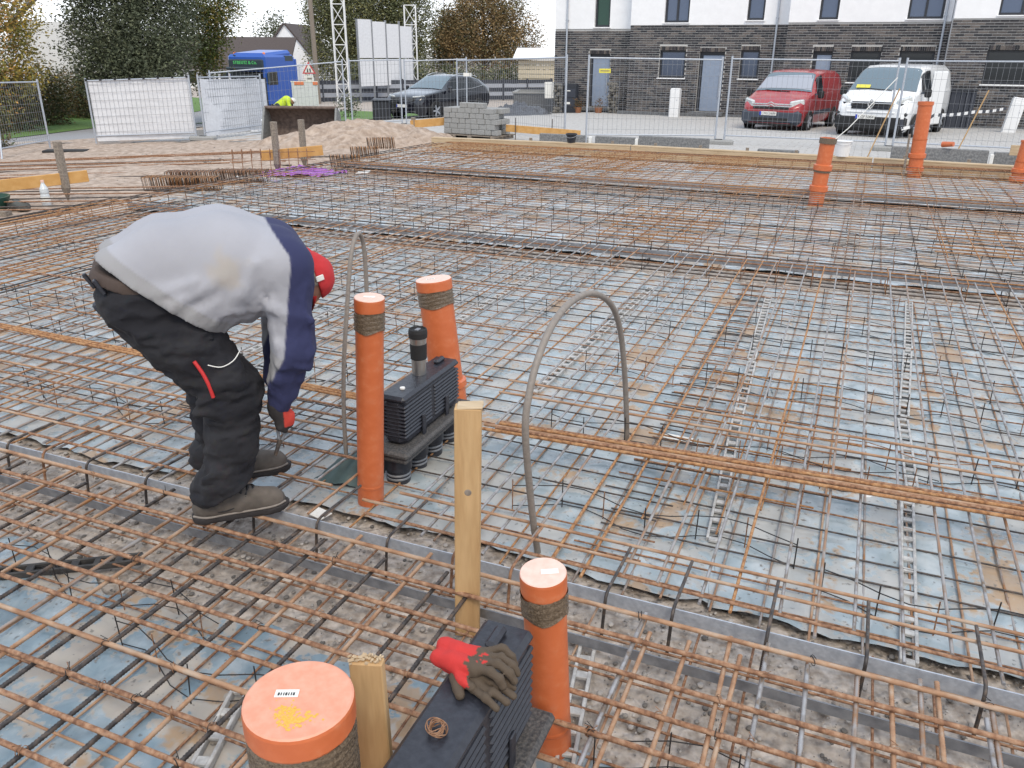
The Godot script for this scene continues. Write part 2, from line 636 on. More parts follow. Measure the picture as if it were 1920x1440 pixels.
func terrain() -> void:
	var xs := steps([-160.0, [-30.0, 10.0], [-9.0, 0.6], [-4.0, 0.25], [1.6, 0.05], [4.0, 0.3], [24.0, 2.0], [160.0, 15.0]])
	var zs := steps([40.0, [2.0, 4.0], [-0.6, 0.3], [-2.6, 0.04], [-15.0, 0.3], [-40.0, 1.0], [-180.0, 14.0]])
	var g := []
	for z in zs:
		var row := []
		for x in xs:
			nz.frequency = 2.2
			var y := ground_y(x, z) + 0.012 * nz.get_noise_2d(x, z)
			nz.frequency = 14.0
			y += 0.006 * nz.get_noise_2d(x, z)
			if x < -8.6 and z > -17.0 and z < -5.0:
				nz.frequency = 0.7
				y += 0.05 * nz.get_noise_2d(x * 1.0, z)
			row.append(V(x, y - 0.012, z))
		g.append(row)
	setting("ground", MB.new().grid(g, false), M.sand)
	# stones lying in the sand between the sheets
	var mm := MultiMesh.new()
	mm.transform_format = MultiMesh.TRANSFORM_3D
	mm.use_colors = true
	var sm := SphereMesh.new()
	sm.radius = 1.0
	sm.height = 1.6
	sm.radial_segments = 6
	sm.rings = 3
	mm.mesh = sm
	mm.instance_count = 9000
	for i in 9000:
		var p := V(rng.randf_range(-4.4, 1.4), 0, -2.4 + rng.randf() * 0.95)
		if i % 5 == 0:
			p = V(rng.randf_range(-0.3, 1.2), 0, rng.randf_range(-1.6, -1.0))
		elif i % 5 == 1:
			p = V(rng.randf_range(-14, -8.3), 0, rng.randf_range(-15, -6))
		var s := pow(rng.randf(), 4.0) * 0.009 + 0.0022
		if i % 5 == 1:
			s *= 2.6
		mm.set_instance_transform(i, Transform3D(Basis.from_euler(V(rng.randf() * 6, rng.randf() * 6, 0)).scaled(V(s, s * 0.7, s * 1.2)), p + V(0, ground_y(p.x, p.z) - 0.008 + 0.012 * rng.randf() * 0.5, 0)))
		var k := rng.randf_range(0.10, 0.46)
		mm.set_instance_color(i, Color(k * 1.06, k * 0.97, k * 0.88))
	var st := MultiMeshInstance3D.new()
	st.name = "gravel"
	st.multimesh = mm
	st.material_override = M.brick
	st.set_meta("kind", "stuff")
	add_child(st)
	# reddish sand of the site beside the slab
	var sg := []
	for z in steps([-5.0, [-18.0, 0.25]]):
		var row := []
		for x in steps([-20.5, [-8.2, 0.25]]):
			nz.frequency = 0.7
			var y := ground_y(x, z) + 0.05 * nz.get_noise_2d(x * 1.0, z)
			nz.frequency = 4.0
			y += 0.03 * nz.get_noise_2d(x, z)
			var rim := minf(minf(x + 20.5, -8.2 - x), minf(-5.0 - z, z + 18.0))
			row.append(V(x, y + 0.012 - 0.06 * smoothstep(0.5, 0.0, rim), z))
		sg.append(row)
	setting("site_sand", MB.new().grid(sg, false), M.pile)
	# paved yard in front of the houses: bed and laid stones
	var yard := MB.new()
	var rows := []
	for z in steps([-15.5, [-31.9, 1.0]]):
		var row := []
		for x in steps([-20.0, [-9.5, 1.5], [14.0, 3.0]]):
			row.append(V(x, ground_y(x, z) + 0.01, z))
		rows.append(row)
	yard.grid(rows, false)
	setting("paved_yard", yard, M.paver_joint)
	var pm := MultiMesh.new()
	pm.transform_format = MultiMesh.TRANSFORM_3D
	pm.mesh = MB.new().box(Vector3.ZERO, V(0.292, 0.03, 0.19), Basis.IDENTITY, 0.006).mesh()
	var tr := []
	var zz := -15.7
	var r := 0
	while zz > -31.8:
		var xx := -16.5 + (0.15 if r % 2 else 0.0)
		while xx < 8.0:
			if zz < -15.9 or xx > -10.0:
				tr.append(Transform3D(Basis.from_euler(V(-0.02 + rng.randf_range(-.006, .006), rng.randf_range(-.01, .01), rng.randf_range(-.006, .006) + (0.05 if xx < -9.5 else 0.0))), V(xx, ground_y(xx, zz) + 0.008 + rng.randf_range(-.002, .002), zz)))
			xx += 0.30
		zz -= 0.20
		r += 1
	pm.instance_count = tr.size()
	for i in tr.size():
		pm.set_instance_transform(i, tr[i])
	var pv := MultiMeshInstance3D.new()
	pv.name = "paving"
	pv.multimesh = pm
	pv.material_override = M.paver
	pv.set_meta("kind", "stuff")
	add_child(pv)
	# street and verge on the far left
	var road := []
	for z in [-2.0, -10.0, -18.0, -26.0, -40.0]:
		var row := []
		for t in 5:
			var x = -20.0 - (-z - 19.0) * 0.42 - (4 - t) * 1.08
			row.append(V(x, ground_y(x, z) + 0.012, z))
		road.append(row)
	setting("road", MB.new().grid(road, false), M.asphalt)
	var verge := []
	for z in [-2.0, -10.0, -18.0, -26.0, -40.0]:
		var row := []
		for t in 4:
			var x = -24.3 - (-z - 19.0) * 0.42 - (3 - t) * 1.5
			row.append(V(x, ground_y(x, z) + 0.03 + 0.05 * (3 - t), z))
		verge.append(row)
	setting("grass_verge", MB.new().grid(verge, false), M.grass)
	var lawn := []
	for z in [-26.5, -29.0, -32.5, -36.0]:
		var row := []
		for t in 5:
			var x = -24.5 + t * 1.9 + (z + 30.0) * -0.1
			row.append(V(x, ground_y(x, z) + 0.05, z))
		lawn.append(row)
	setting("lawn", MB.new().grid(lawn, false), M.grass)

# ------------------------------------------------------------------ sheets
func sheet(nm: String, label: String, x0: float, x1: float, z0: float, z1: float, st: float, wr: float, edge: float, cutfn = null, lift := 0.0) -> void:
	var mb := MB.new()
	var nx := int((x1 - x0) / st)
	var nzc := int((z1 - z0) / st)
	var g := []
	for j in nzc + 1:
		var row := []
		for i in nx + 1:
			var x := lerpf(x0, x1, float(i) / nx)
			nz.frequency = 2.0
			var e0 := edge * nz.get_noise_2d(x, z0 * 7.0)
			var e1 := edge * nz.get_noise_2d(x, z1 * 7.0 + 50.0)
			var za = z0 + e0 + (cutfn.call(x) if cutfn else 0.0)
			var z := lerpf(za, z1 + e1, float(j) / nzc)
			nz.frequency = 3.0
			var w := 1.0 - absf(nz.get_noise_2d(x * 1.2 + z * 0.6, z * 0.45)) * 3.2
			nz.frequency = 1.1
			var w2 := nz.get_noise_2d(x + 40.0, z)
			nz.frequency = 2.6
			var xe := x + (0.05 * nz.get_noise_2d(z, x0) if i == 0 or i == nx else 0.0)
			row.append(V(xe, lift + 0.004 + wr * maxf(0.0, w) + wr * 0.8 * (w2 + 0.5) + 0.002, z))
		g.append(row)
	mb.grid(g, true)
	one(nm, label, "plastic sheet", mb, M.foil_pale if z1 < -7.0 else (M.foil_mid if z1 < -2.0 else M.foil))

func foils() -> void:
	sheet("plastic_sheet", "blue grey damp-proof sheet with sandy stains beside the large capped pipe", -4.6, -0.15, -1.62, 0.8, 0.025, 0.010, 0.12, func(x): return -0.05 * (-0.8 - x) if x < -0.8 else maxf(0.0, x + 0.5) * 0.5)
	sheet("plastic_sheet", "blue grey damp-proof sheet lying behind the bending man", -8.0, -2.62, -6.72, -2.36, 0.05, 0.013, 0.05)
	sheet("plastic_sheet", "blue grey damp-proof sheet under the black utility box with mug", -2.72, -0.12, -6.70, -2.38, 0.04, 0.013, 0.06, null, 0.004)
	sheet("plastic_sheet", "blue grey damp-proof sheet under the white spacer rails by the looped hose", -0.26, 3.4, -6.73, -2.36, 0.045, 0.013, 0.05, null, 0.008)
	sheet("plastic_sheet", "pale damp-proof sheet between the two sunken beam cages", -8.0, 4.4, -10.85, -7.2, 0.09, 0.012, 0.06)
	sheet("plastic_sheet", "pale damp-proof sheet under the rusty mesh along the formwork board", -7.6, 4.8, -14.4, -11.5, 0.09, 0.012, 0.06)
# ------------------------------------------------------------------ steel
var bar_mesh: ArrayMesh
var rib_mesh: ArrayMesh
func rod(par: Node, nm: String, a: Vector3, b: Vector3, r: float, mt: Material, ribs := false) -> MeshInstance3D:
	var o := part(par, nm, rib_mesh if ribs else bar_mesh, mt)
	var d := (b - a)
	var x := d.normalized()
	var s := x.cross(Vector3.UP).normalized()
	if absf(x.y) > 0.95:
		s = Vector3.RIGHT
	var u := s.cross(x)
	o.transform = Transform3D(Basis(d, u * r, s * r), (a + b) * 0.5)
	return o
func pick(list: Array) -> Material:
	return M[list[rng.randi() % list.size()]]
func span(a: float, b: float, st: float, jit := 0.01) -> Array:
	var out := []
	var x := a
	while x < b + 0.001:
		out.append(x + rng.randf_range(-jit, jit))
		x += st
	return out
# a reinforcing mat: bars along x at each zs, bars along z at each xs
func mat_of(label: String, x0: float, x1: float, z0: float, z1: float, y: float, xs: Array, zs: Array, rx: float, rz: float, mx: Array, mz: Array, ribs := false, over := 1.0, rag := 0.06, grp := "reinforcing mats") -> Node3D:
	var t := thing("reinforcing_mat", label, "steel mesh", V((x0 + x1) * 0.5, 0, (z0 + z1) * 0.5), 0.0, grp)
	var o := t.position
	for z in zs:
		var s := rng.randf_range(-0.012, 0.012)
		var e0 := rng.randf_range(-rag, rag)
		var e1 := rng.randf_range(-rag, rag)
		rod(t, "cross_bar", V(x0 + e0, y + over * (rx + rz) * 0.95, z - s) - o, V(x1 + e1, y + over * (rx + rz) * 0.95, z + s) - o, rx, pick(mx), false)
	for x in xs:
		var s := rng.randf_range(-0.012, 0.012)
		var e0 := rng.randf_range(-rag, rag)
		var e1 := rng.randf_range(-rag, rag)
		rod(t, "long_bar", V(x - s, y, z0 + e0) - o, V(x + s, y + rng.randf_range(-.003, .003), z1 + e1) - o, rz, pick(["steel_grey", "rust_tan", "steel_mixed"]) if ribs and x > -0.7 else pick(mz), ribs)
	return t
# wavy wire support that carries the upper mat
func wire_support(x0: float, x1: float, z: float, h: float, label: String, grp: String, r := 0.0022) -> void:
	var t := thing("wire_support", label, "wire spacer", V(x0, 0, z), rng.randf_range(-0.04, 0.04), grp)
	var lo := []
	var hi := []
	var l := x1 - x0
	var cnt := int(l / 0.085)
	var ph := rng.randf() * 6.0
	var up := []
	for i in cnt + 1:
		var x := l * i / cnt
		var w := 0.055 * sin(i * 0.95 + ph)
		lo.append(V(x, 0.032 + rng.randf() * 0.004, w))
		hi.append(V(x, h, w * 0.85))
		if i % 2 == 0:
			up.append([V(x, 0.006, w), V(x + rng.randf_range(-.004, .004), h + 0.028, w * 0.85)])
	part(t, "lower_wire", MB.new().tube(lo, r, 5), M.wire_black)
	part(t, "upper_wire", MB.new().tube(hi, r, 5), pick(["wire_black", "wire_black", "rust_brown"]))
	for q in up:
		part(t, "upright", MB.new().tube(q, r * 1.15, 5), pick(["wire_black", "wire_black", "wire_black", "rust_brown"]))
# plastic rail with square openings that lifts the lower mat off the sheet
func spacer_rail(a: Vector3, b: Vector3, black: bool, label: String, grp: String) -> void:
	var t := thing("spacer_rail", label, "spacer rail", a, atan2(b.x - a.x, b.z - a.z), grp)
	var l := a.distance_to(b)
	var mt: Material = M.spacer_black if black else M.spacer_white
	var cnt := int(l / 0.072)
	for s in [-1.0, 1.0]:
		part(t, "flange", MB.new().box(V(s * 0.022, 0.012, l * 0.5), V(0.011, 0.024, l), Basis.IDENTITY, 0.002), mt)
	for i in cnt + 1:
		part(t, "rung", MB.new().box(V(0, 0.017, l * i / cnt), V(0.034, 0.012, 0.022 if i % 2 else 0.028), Basis.IDENTITY, 0.002), mt)
func bent(pts: Array, rad := 0.03) -> Array:
	var out := [pts[0]]
	for i in range(1, pts.size() - 1):
		var p: Vector3 = pts[i]
		var d0: Vector3 = (pts[i - 1] - p).normalized()
		var d1: Vector3 = (pts[i + 1] - p).normalized()
		for t in 4:
			var k := t / 3.0
			out.append((p + d0 * rad).lerp(p, k).lerp(p.lerp(p + d1 * rad, k), k))
	out.append(pts[-1])
	return out

func reinforcement() -> void:
	var mb := MB.new()
	mb.tube([V(-0.5, 0, 0), V(0.5, 0, 0)], 1.0, 7)
	bar_mesh = mb.mesh()
	mb = MB.new()
	var ribs := 165
	var sides := 8
	for i in ribs * 2 + 1:
		var hi := i % 2
		for k in sides:
			var a := TAU * k / sides
			var sl := 0.35 * cos(a) / ribs
			var rr := (1.20 if hi else 0.94)
			mb.put(V(-0.5 + float(i) / (ribs * 2) + sl, rr * cos(a), rr * sin(a)), V(0, cos(a), sin(a)))
	for i in ribs * 2:
		for k in sides:
			var a0 := i * sides + k
			var a1 := i * sides + (k + 1) % sides
			mb.tri3(a0, a1, a1 + sides)
			mb.tri3(a0, a1 + sides, a0 + sides)
	for i in mb.n.size():
		mb.n[i] = Vector3.ZERO
	for i in range(0, mb.ix.size(), 3):
		var A := mb.ix[i]
		var B := mb.ix[i + 2]
		var C := mb.ix[i + 1]
		# the shape is scaled to r = 0.0075 and about 1.5 m before the light falls on it
		var sc := V(1.5, 0.0075, 0.0075)
		var fn := ((mb.v[B] - mb.v[A]) * sc).cross((mb.v[C] - mb.v[A]) * sc) * 1e6
		fn = fn * sc
		for q in [A, B, C]:
			mb.n[q] += fn
	for i in mb.n.size():
		mb.n[i] = mb.n[i].normalized()
	rib_mesh = mb.mesh()
	var T := 0.165
	# ---- near mat, thick bars with ribs
	var zs := []
	for z in [-0.69, -0.81, -0.93, -1.05, -1.17, -1.30, -1.41, -1.53, -1.65, -1.77, -1.91, -2.03]:
		zs.append(z)
	mat_of("thick rusty ribbed steel mat around the large capped pipe and glove box", -4.6, 1.9, -2.04, -0.5, T - 0.014, span(-4.5, -0.9, 0.123, 0.015) + [-0.41, -0.37, -0.26, -0.13, -0.115, -0.03, 0.09, 0.2, 0.3, 0.36, 0.41, 0.52, 0.53, 0.66, 0.78, 0.9, 1.02, 1.15, 1.3], zs, 0.0078, 0.0064, ["rust_tan", "rust_tan", "rust_brown"], ["steel_dark", "rust_tan", "steel_dark", "steel_mixed", "steel_dark"], true)
	# twisted tie wires at crossings of the near mat
	var near_mat: Node3D = get_node("reinforcing_mat")
	for i in 90:
		var p := V(rng.randf_range(-3.2, 0.9), T - 0.004, zs[2 + rng.randi() % 10])
		var best := 9.0
		for c in near_mat.get_children():
			if String(c.name).begins_with("long_bar"):
				var dx: float = c.position.x + near_mat.position.x - p.x
				if absf(dx) < absf(best):
					best = dx
		p.x += best
		var w := []
		for k in 13:
			var a := TAU * k / 9.0
			w.append(V(cos(a) * 0.0125, sin(a) * 0.0145 + 0.001, -0.006 + 0.001 * k + 0.006 * cos(a)))
		w.append(V(0.012, 0.026, 0.012))
		part(near_mat, "tie_wire", MB.new().tube(w, 0.0012, 4), pick(["rust_brown", "wire_black"]), p - near_mat.position, V(0, rng.randf() * TAU, 0))
	# ---- lower near mat
	mat_of("thin rusty lower mat lying on the stained sheet beside the large pipe", -4.6, 1.9, -2.25, -0.5, 0.03, span(-4.5, 1.8, 0.17), span(-2.2, -0.6, 0.16), 0.0042, 0.0042, ["rust_tan", "rust_brown"], ["rust_brown", "rust_brown", "rust_tan"])
	# ---- middle mat on the right, long grey bars
	var mx := []
	for i in 30:
		mx.append(-1.36 + i * 0.121 + rng.randf_range(-.008, .008))
	mat_of("long grey bars of the upper mat right of the wooden post", -1.5, 2.4, -6.95, -2.16, T - 0.006, mx, [-2.19, -2.29, -2.38, -3.46, -3.62], 0.0062, 0.0056, ["rust_brown", "rust_tan"], ["steel_grey", "steel_grey", "steel_grey", "steel_mixed", "rust_orange"])
	# ---- lower mats on the sheet, overlapping
	var lo := ["rust_brown", "rust_brown", "steel_dark", "steel_dark"]
	mat_of("lower mat of thin rusty bars on the sheet, right of the tall looped hose", -0.75, 1.7, -6.7, -2.28, 0.028, span(-0.7, 1.65, 0.155), span(-6.6, -2.35, 0.145, 0.006), 0.0038, 0.0045, lo, ["rust_tan", "rust_tan", "steel_mixed"])
	mat_of("lower mat of thin rusty bars on the sheet, left of the tall looped hose", -3.05, -0.5, -6.7, -2.3, 0.034, span(-3.0, -0.6, 0.155), span(-6.55, -2.4, 0.145, 0.006), 0.0038, 0.0045, lo, ["rust_tan", "rust_orange", "steel_mixed"])
	mat_of("lower mat of thin rusty bars behind the bending man", -5.4, -2.9, -6.7, -2.3, 0.028, span(-5.35, -2.95, 0.155), span(-6.6, -2.4, 0.145, 0.006), 0.0038, 0.0045, lo, ["rust_tan", "rust_orange", "steel_mixed"])
	mat_of("lower mat of thin rusty bars at the sandy side of the slab", -7.9, -5.2, -6.7, -2.3, 0.034, span(-7.8, -5.3, 0.155), span(-6.55, -2.4, 0.145, 0.006), 0.0038, 0.0045, lo, ["rust_tan", "rust_orange", "steel_mixed"])
	mat_of("lower mat of thin bars on the sheet beyond the hoses, far right side", 1.6, 3.6, -6.7, -2.3, 0.034, span(1.65, 3.5, 0.155), span(-6.6, -2.4, 0.145), 0.0038, 0.0045, lo, ["rust_tan", "rust_orange"])
	# short lap mat on the right
	mat_of("small rusty lap mat lying across the sheet between white spacer rails", -0.62, 0.1, -4.6, -2.9, 0.05, span(-0.6, 0.08, 0.15), span(-4.5, -3.0, 0.14), 0.0045, 0.004, ["rust_orange", "rust_brown"], ["rust_orange", "rust_brown"], false, 1.0, 0.14)
	# ---- middle mats on the left: rusty bars across behind the man, long dark bars beyond
	mat_of("brown bars across the slab under the bending man's hands", -6.6, -1.85, -3.0, -2.14, T + 0.004, [], [-2.18, -2.30, -2.42, -2.54, -2.65, -2.76, -2.87, -2.98], 0.0062, 0.006, ["rust_brown", "rust_tan", "rust_brown"], ["steel_dark"], false, 1.0, 0.22)
	mat_of("long grey bars of the upper mat behind the bending man", -5.0, -1.6, -6.95, -2.16, T - 0.006, span(-4.9, -1.62, 0.119, 0.01), [-3.6, -4.4, -5.3, -6.2], 0.0055, 0.0056, ["rust_brown"], ["steel_grey", "steel_mixed", "steel_grey", "steel_mixed", "rust_tan"])
	mat_of("long rust streaked bars of the upper mat at the sandy side", -8.0, -5.1, -6.95, -2.16, T - 0.002, span(-7.9, -5.12, 0.112, 0.015), [-3.3, -4.2, -5.1, -6.1], 0.0055, 0.0056, ["rust_brown"], ["rust_brown", "steel_mixed", "steel_dark", "rust_orange"], false, 1.0, 0.25)
	# ---- far fields: thin bars across, a few long bars
	var far_lab := [["upper mat of thin dark bars between the beam cages, pallet side", "lower mat of thin bars between the beam cages, pallet side"], ["upper mat of thin dark bars in the middle between the beam cages", "lower mat of thin bars in the middle between the beam cages"], ["upper mat of thin dark bars between the beam cages by the coupled orange pipe", "lower mat of thin bars between the beam cages by the coupled orange pipe"]]
	var fx := [[-7.7, -3.7], [-3.9, 0.1], [-0.1, 4.2]]
	for i in 3:
		mat_of(far_lab[i][0], fx[i][0], fx[i][1], -11.0, -7.1, T, span(fx[i][0] + 0.2, fx[i][1], 0.62, 0.12), span(-10.9, -7.2, 0.151, 0.008), 0.0036, 0.005, ["steel_dark", "rust_brown", "steel_mixed", "rust_brown"], ["steel_mixed", "rust_brown"])
		mat_of(far_lab[i][1], fx[i][0], fx[i][1], -11.0, -7.1, 0.03, span(fx[i][0] + 0.1, fx[i][1], 0.31), span(-10.9, -7.2, 0.151, 0.008), 0.0028, 0.004, ["steel_dark", "rust_brown"], ["rust_brown", "steel_dark"])
	var el := [["upper mat of rusty bars along the formwork board, pallet side", "lower mat of rusty bars along the formwork board, pallet side"], ["upper mat of rusty bars along the formwork board, middle", "lower mat of rusty bars along the formwork board, middle"], ["upper mat of rusty bars along the formwork board by the tall orange pipe", "lower mat of rusty bars along the formwork board by the tall orange pipe"]]
	var ex := [[-7.4, -3.5], [-3.7, 0.2], [0.0, 4.4]]
	for i in 3:
		mat_of(el[i][0], ex[i][0], ex[i][1], -14.5, -11.3, T, span(ex[i][0] + 0.1, ex[i][1], 0.24), span(-14.4, -11.4, 0.25), 0.004, 0.0045, ["rust_orange", "rust_brown", "steel_dark", "steel_mixed"], ["rust_orange", "rust_brown"])
		mat_of(el[i][1], ex[i][0], ex[i][1], -14.5, -11.3, 0.03, span(ex[i][0] + 0.1, ex[i][1], 0.3), span(-14.4, -11.4, 0.2), 0.003, 0.004, ["rust_brown", "rust_orange", "steel_dark"], ["rust_brown", "rust_orange"])
	# orange lap mats that show as rusty patches
	var lap := [[-5.9, -4.5, -14.2, -11.9, "edge"], [-4.1, -2.9, -13.9, -11.6, "edge"], [-2.3, -1.5, -14.3, -12.2, "edge"], [-6.9, -6.1, -14.3, -12.4, "edge"], [-2.2, -1.2, -9.0, -7.2, "field"], [0.75, 1.7, -9.0, -7.6, "field"], [-1.6, -0.6, -10.9, -10.2, "field"], [-5.1, -4.2, -9.4, -8.6, "field"]]
	for q in lap:
		mat_of("bright rusty lap mat on the %s" % ("upper mat along the formwork board" if q[4] == "edge" else "upper mat between the beam cages"), q[0], q[1], q[2], q[3], 0.19, span(q[0] + 0.05, q[1], 0.24), span(q[2] + 0.05, q[3], 0.17), 0.0045, 0.005, ["rust_orange"], ["rust_orange"], false, 1.0, 0.1, "rusty lap mats on the " + q[4])
	# ---- loose bundle of rods lying across the mats
	for i in 5:
		var y = T + 0.024 + [0.0, 0.006, 0.001, 0.004][i % 4]
		one_rod("rebar_rod", "long rusty rod in the loose bundle lying across the mat", V(-1.42 + rng.randf_range(-.1, .1), y, -3.0 - i * 0.0245 + rng.randf_range(-.004, .004)), V(3.2, y, -3.19 - i * 0.025 + rng.randf_range(-.01, .01)), 0.0078, [M.rust_orange, M.rust_brown, M.rust_tan][i % 3], "bundle of loose rods")
	for i in 3:
		one_rod("rebar_rod", "long rusty rod behind the man in the pair lying across the mat", V(-6.8, T + 0.024, -3.20 - i * 0.022), V(-1.78 + rng.randf_range(-.06, .1), T + 0.024, -3.06 - i * 0.022), 0.0075, M.rust_orange, "rods lying behind the man")
	# ---- galvanised earthing strips on edge
	one("earthing_strip", "bright galvanised flat strip standing on edge in front of the bending man", "steel strip", MB.new().bar(V(-5.2, 0.135, -2.085), V(1.9, 0.135, -2.12), 0.0045, 0.05), M.zinc)
	one("earthing_strip", "dull flat strip lying low in the sandy gap below the near mat", "steel strip", MB.new().bar(V(-4.4, 0.062, -1.985), V(1.9, 0.062, -1.96), 0.005, 0.036), M.zinc_dull)
	one("earthing_strip", "galvanised strip along the nearer beam cage", "steel strip", MB.new().bar(V(-7.6, 0.12, -6.93), V(3.6, 0.12, -7.06), 0.005, 0.07), M.zinc_dull)
	one("earthing_strip", "galvanised strip along the farther beam cage by the coupled pipe", "steel strip", MB.new().bar(V(-7.4, 0.12, -11.12), V(4.2, 0.12, -11.2), 0.005, 0.06), M.zinc_dull)
	# ---- hooks that hold the strip
	for x in span(-3.25, 1.1, 0.27, 0.05):
		var z0 := -2.13
		one("hooked_bar", "bent dark hook bar gripping the bright strip", "hook bar", MB.new().tube(bent([V(x + 0.006, T + 0.012, -2.36), V(x + 0.003, T + 0.018, z0 + 0.06), V(x, 0.03, z0 + 0.075)], 0.035), 0.0055, 6), M.steel_dark if rng.randf() < 0.6 else M.rust_brown, Vector3.ZERO, Vector3.ZERO, "hook bars along the bright strip")
	# ---- beam cages sunk between the sheets
	beam_cage("rusty beam cage sunk between the sheets, nearer to the man", V(-7.7, 0, -6.95), V(3.6, 0, -7.05))
	beam_cage("rusty beam cage sunk between the sheets, by the coupled orange pipe", V(-7.4, 0, -11.14), V(4.3, 0, -11.2))
	beam_cage("rusty beam cage along the formwork board", V(-7.4, 0, -14.55), V(4.4, 0, -14.62))
	beam_cage("rusty beam cage along the sandy side of the slab", V(-7.95, 0, -2.6), V(-7.5, 0, -14.4))
	# ---- spacer rails
	var gw := "white spacer rails on the sheet"
	for q in [[0.37, -2.3, 0.395, -3.35], [0.42, -3.38, 0.40, -4.25], [0.405, -4.3, 0.455, -5.4], [0.46, -5.45, 0.50, -6.6], [-0.30, -2.75, -0.365, -3.7], [-0.37, -3.75, -0.42, -4.8], [-0.43, -4.85, -0.49, -6.3], [-1.45, -3.85, -1.42, -4.9], [-1.42, -4.95, -1.38, -6.2], [-2.4, -4.2, -2.38, -6.4], [1.2, -2.8, 1.25, -6.4], [-3.3, -3.4, -3.3, -5.2]]:
		spacer_rail(V(q[0], 0.016, q[1]), V(q[2], 0.016, q[3]), false, ("white slotted spacer rail in the line beside the small lap mat" if q[0] < -0.2 and q[0] > -0.6 else "white slotted spacer rail in the long line right of the small lap mat" if q[0] > 0 and q[0] < 0.6 else "white slotted spacer rail behind the tall looped hose" if q[0] > -1.6 and q[0] < 0 else "white slotted spacer rail under the mats, away from the looped hose"), gw)
	spacer_rail(V(-0.455, 0.016, -1.42), V(-0.56, 0.016, -2.0), false, "pale slotted spacer rail on bare sand beside the front black utility box", "spacer rails near the front box")
	spacer_rail(V(-1.29, 0.022, -1.0), V(-1.42, 0.022, -1.4), false, "pale slotted spacer rail on the stained sheet behind the large capped pipe", "spacer rail")
	spacer_rail(V(-2.75, 0.02, -1.42), V(-2.2, 0.02, -1.8), true, "black slotted spacer rail on the stained sheet before the man's boots", "spacer rail")
	# ---- wire supports
	var gl := "wavy black wire support between the mats in front of the looped hose"
	for q in [[-1.3, 1.1, -4.3], [-0.2, 1.6, -3.66], [-1.2, 0.5, -3.42], [0.1, 1.4, -2.52], [-1.1, 0.0, -2.72], [-1.5, 0.6, -5.05], [-1.2, 1.4, -5.65], [-1.3, 1.7, -6.3], [0.5, 2.2, -4.75]]:
		wire_support(q[0], q[1], q[2], 0.125, "wavy black wire support between the mats right of the wooden post", "wire supports right of the post")
	for q in [[-4.2, -2.3, -2.75], [-4.9, -2.2, -3.5], [-5.6, -2.4, -4.4], [-4.3, -1.8, -5.2], [-6.6, -4.4, -3.9], [-7.0, -4.9, -5.3], [-4.6, -1.8, -6.1]]:
		wire_support(q[0], q[1], q[2], 0.125, "wavy black wire support between the mats behind the bending man", "wire supports behind the man")
	for q in [[-3.1, -1.6, -1.55], [-1.9, -0.9, -1.38], [-0.4, 1.0, -1.60]]:
		wire_support(q[0], q[1], q[2], 0.125, "thin wavy wire support under the thick ribbed mat", "wire supports under the thick mat", 0.0018)
	for k in 18:
		var z := -7.35 - (k / 3) * 0.62 + rng.randf_range(-.05, .05)
		var x = [-7.2, -3.6, 0.1][k % 3] + rng.randf_range(-.2, .2)
		wire_support(x, x + 3.5, z, 0.135, "row of thin wire uprights between the mats beyond the nearer cage", "wire supports beyond the nearer cage", 0.003)

func one_rod(nm: String, label: String, a: Vector3, b: Vector3, r: float, mt: Material, grp := "", ribs := false) -> void:
	tag(rod(self, numbered(nm), a, b, r, mt, ribs), label, "steel rod", grp)

func beam_cage(label: String, a: Vector3, b: Vector3, w := 0.3) -> void:
	var t := thing("beam_cage", label, "steel cage", a)
	var d := (b - a).normalized()
	var s := d.cross(Vector3.UP)
	for i in 6:
		var k := (i % 3 - 1) * w * 0.42
		var y := 0.012 if i < 3 else 0.145
		rod(t, "long_bar", s * k + V(0, y, 0), (b - a) + s * k + V(0, y, 0), 0.0065, pick(["rust_orange", "rust_brown", "steel_dark"]))
	var n := int(a.distance_to(b) / 0.28)
	var h := w * 0.5
	var hoop := MB.new().tube([s * -h, s * -h + V(0, 0.14, 0), s * h + V(0, 0.14, 0), s * h, s * -h], 0.0045, 5).mesh()
	for i in n:
		part(t, "stirrup", hoop, pick(["rust_brown", "steel_dark", "rust_orange"]), d * (0.2 + i * 0.28) + V(0, 0.008, 0))
# ------------------------------------------------------------------ terraced houses
func holed(mb: MB, x0: float, x1: float, y0: float, y1: float, z0: float, z1: float, holes: Array) -> void:
	var xs := [x0, x1]
	var ys := [y0, y1]
	for h in holes:
		xs.append(clampf(h[0], x0, x1))
		xs.append(clampf(h[1], x0, x1))
		ys.append(clampf(h[2], y0, y1))
		ys.append(clampf(h[3], y0, y1))
	xs.sort()
	ys.sort()
	for i in xs.size() - 1:
		if xs[i + 1] - xs[i] < 0.002:
			continue
		var run := -1.0
		for j in ys.size() - 1:
			var cx: float = (xs[i] + xs[i + 1]) * 0.5
			var cy: float = (ys[j] + ys[j + 1]) * 0.5
			var open = ys[j + 1] - ys[j] < 0.0005
			var void_ := false
			for h in holes:
				if cx > h[0] and cx < h[1] and cy > h[2] and cy < h[3]:
					void_ = true
			if not open and not void_ and run == -1.0:
				run = ys[j] + 1000.0
			if run != -1.0 and (void_ or j == ys.size() - 2):
				var top: float = ys[j] if void_ else ys[j + 1]
				var bot := run - 1000.0
				if top - bot > 0.002:
					mb.box(V(cx, (bot + top) * 0.5, (z0 + z1) * 0.5), V(xs[i + 1] - xs[i], top - bot, z1 - z0))
				run = -1.0

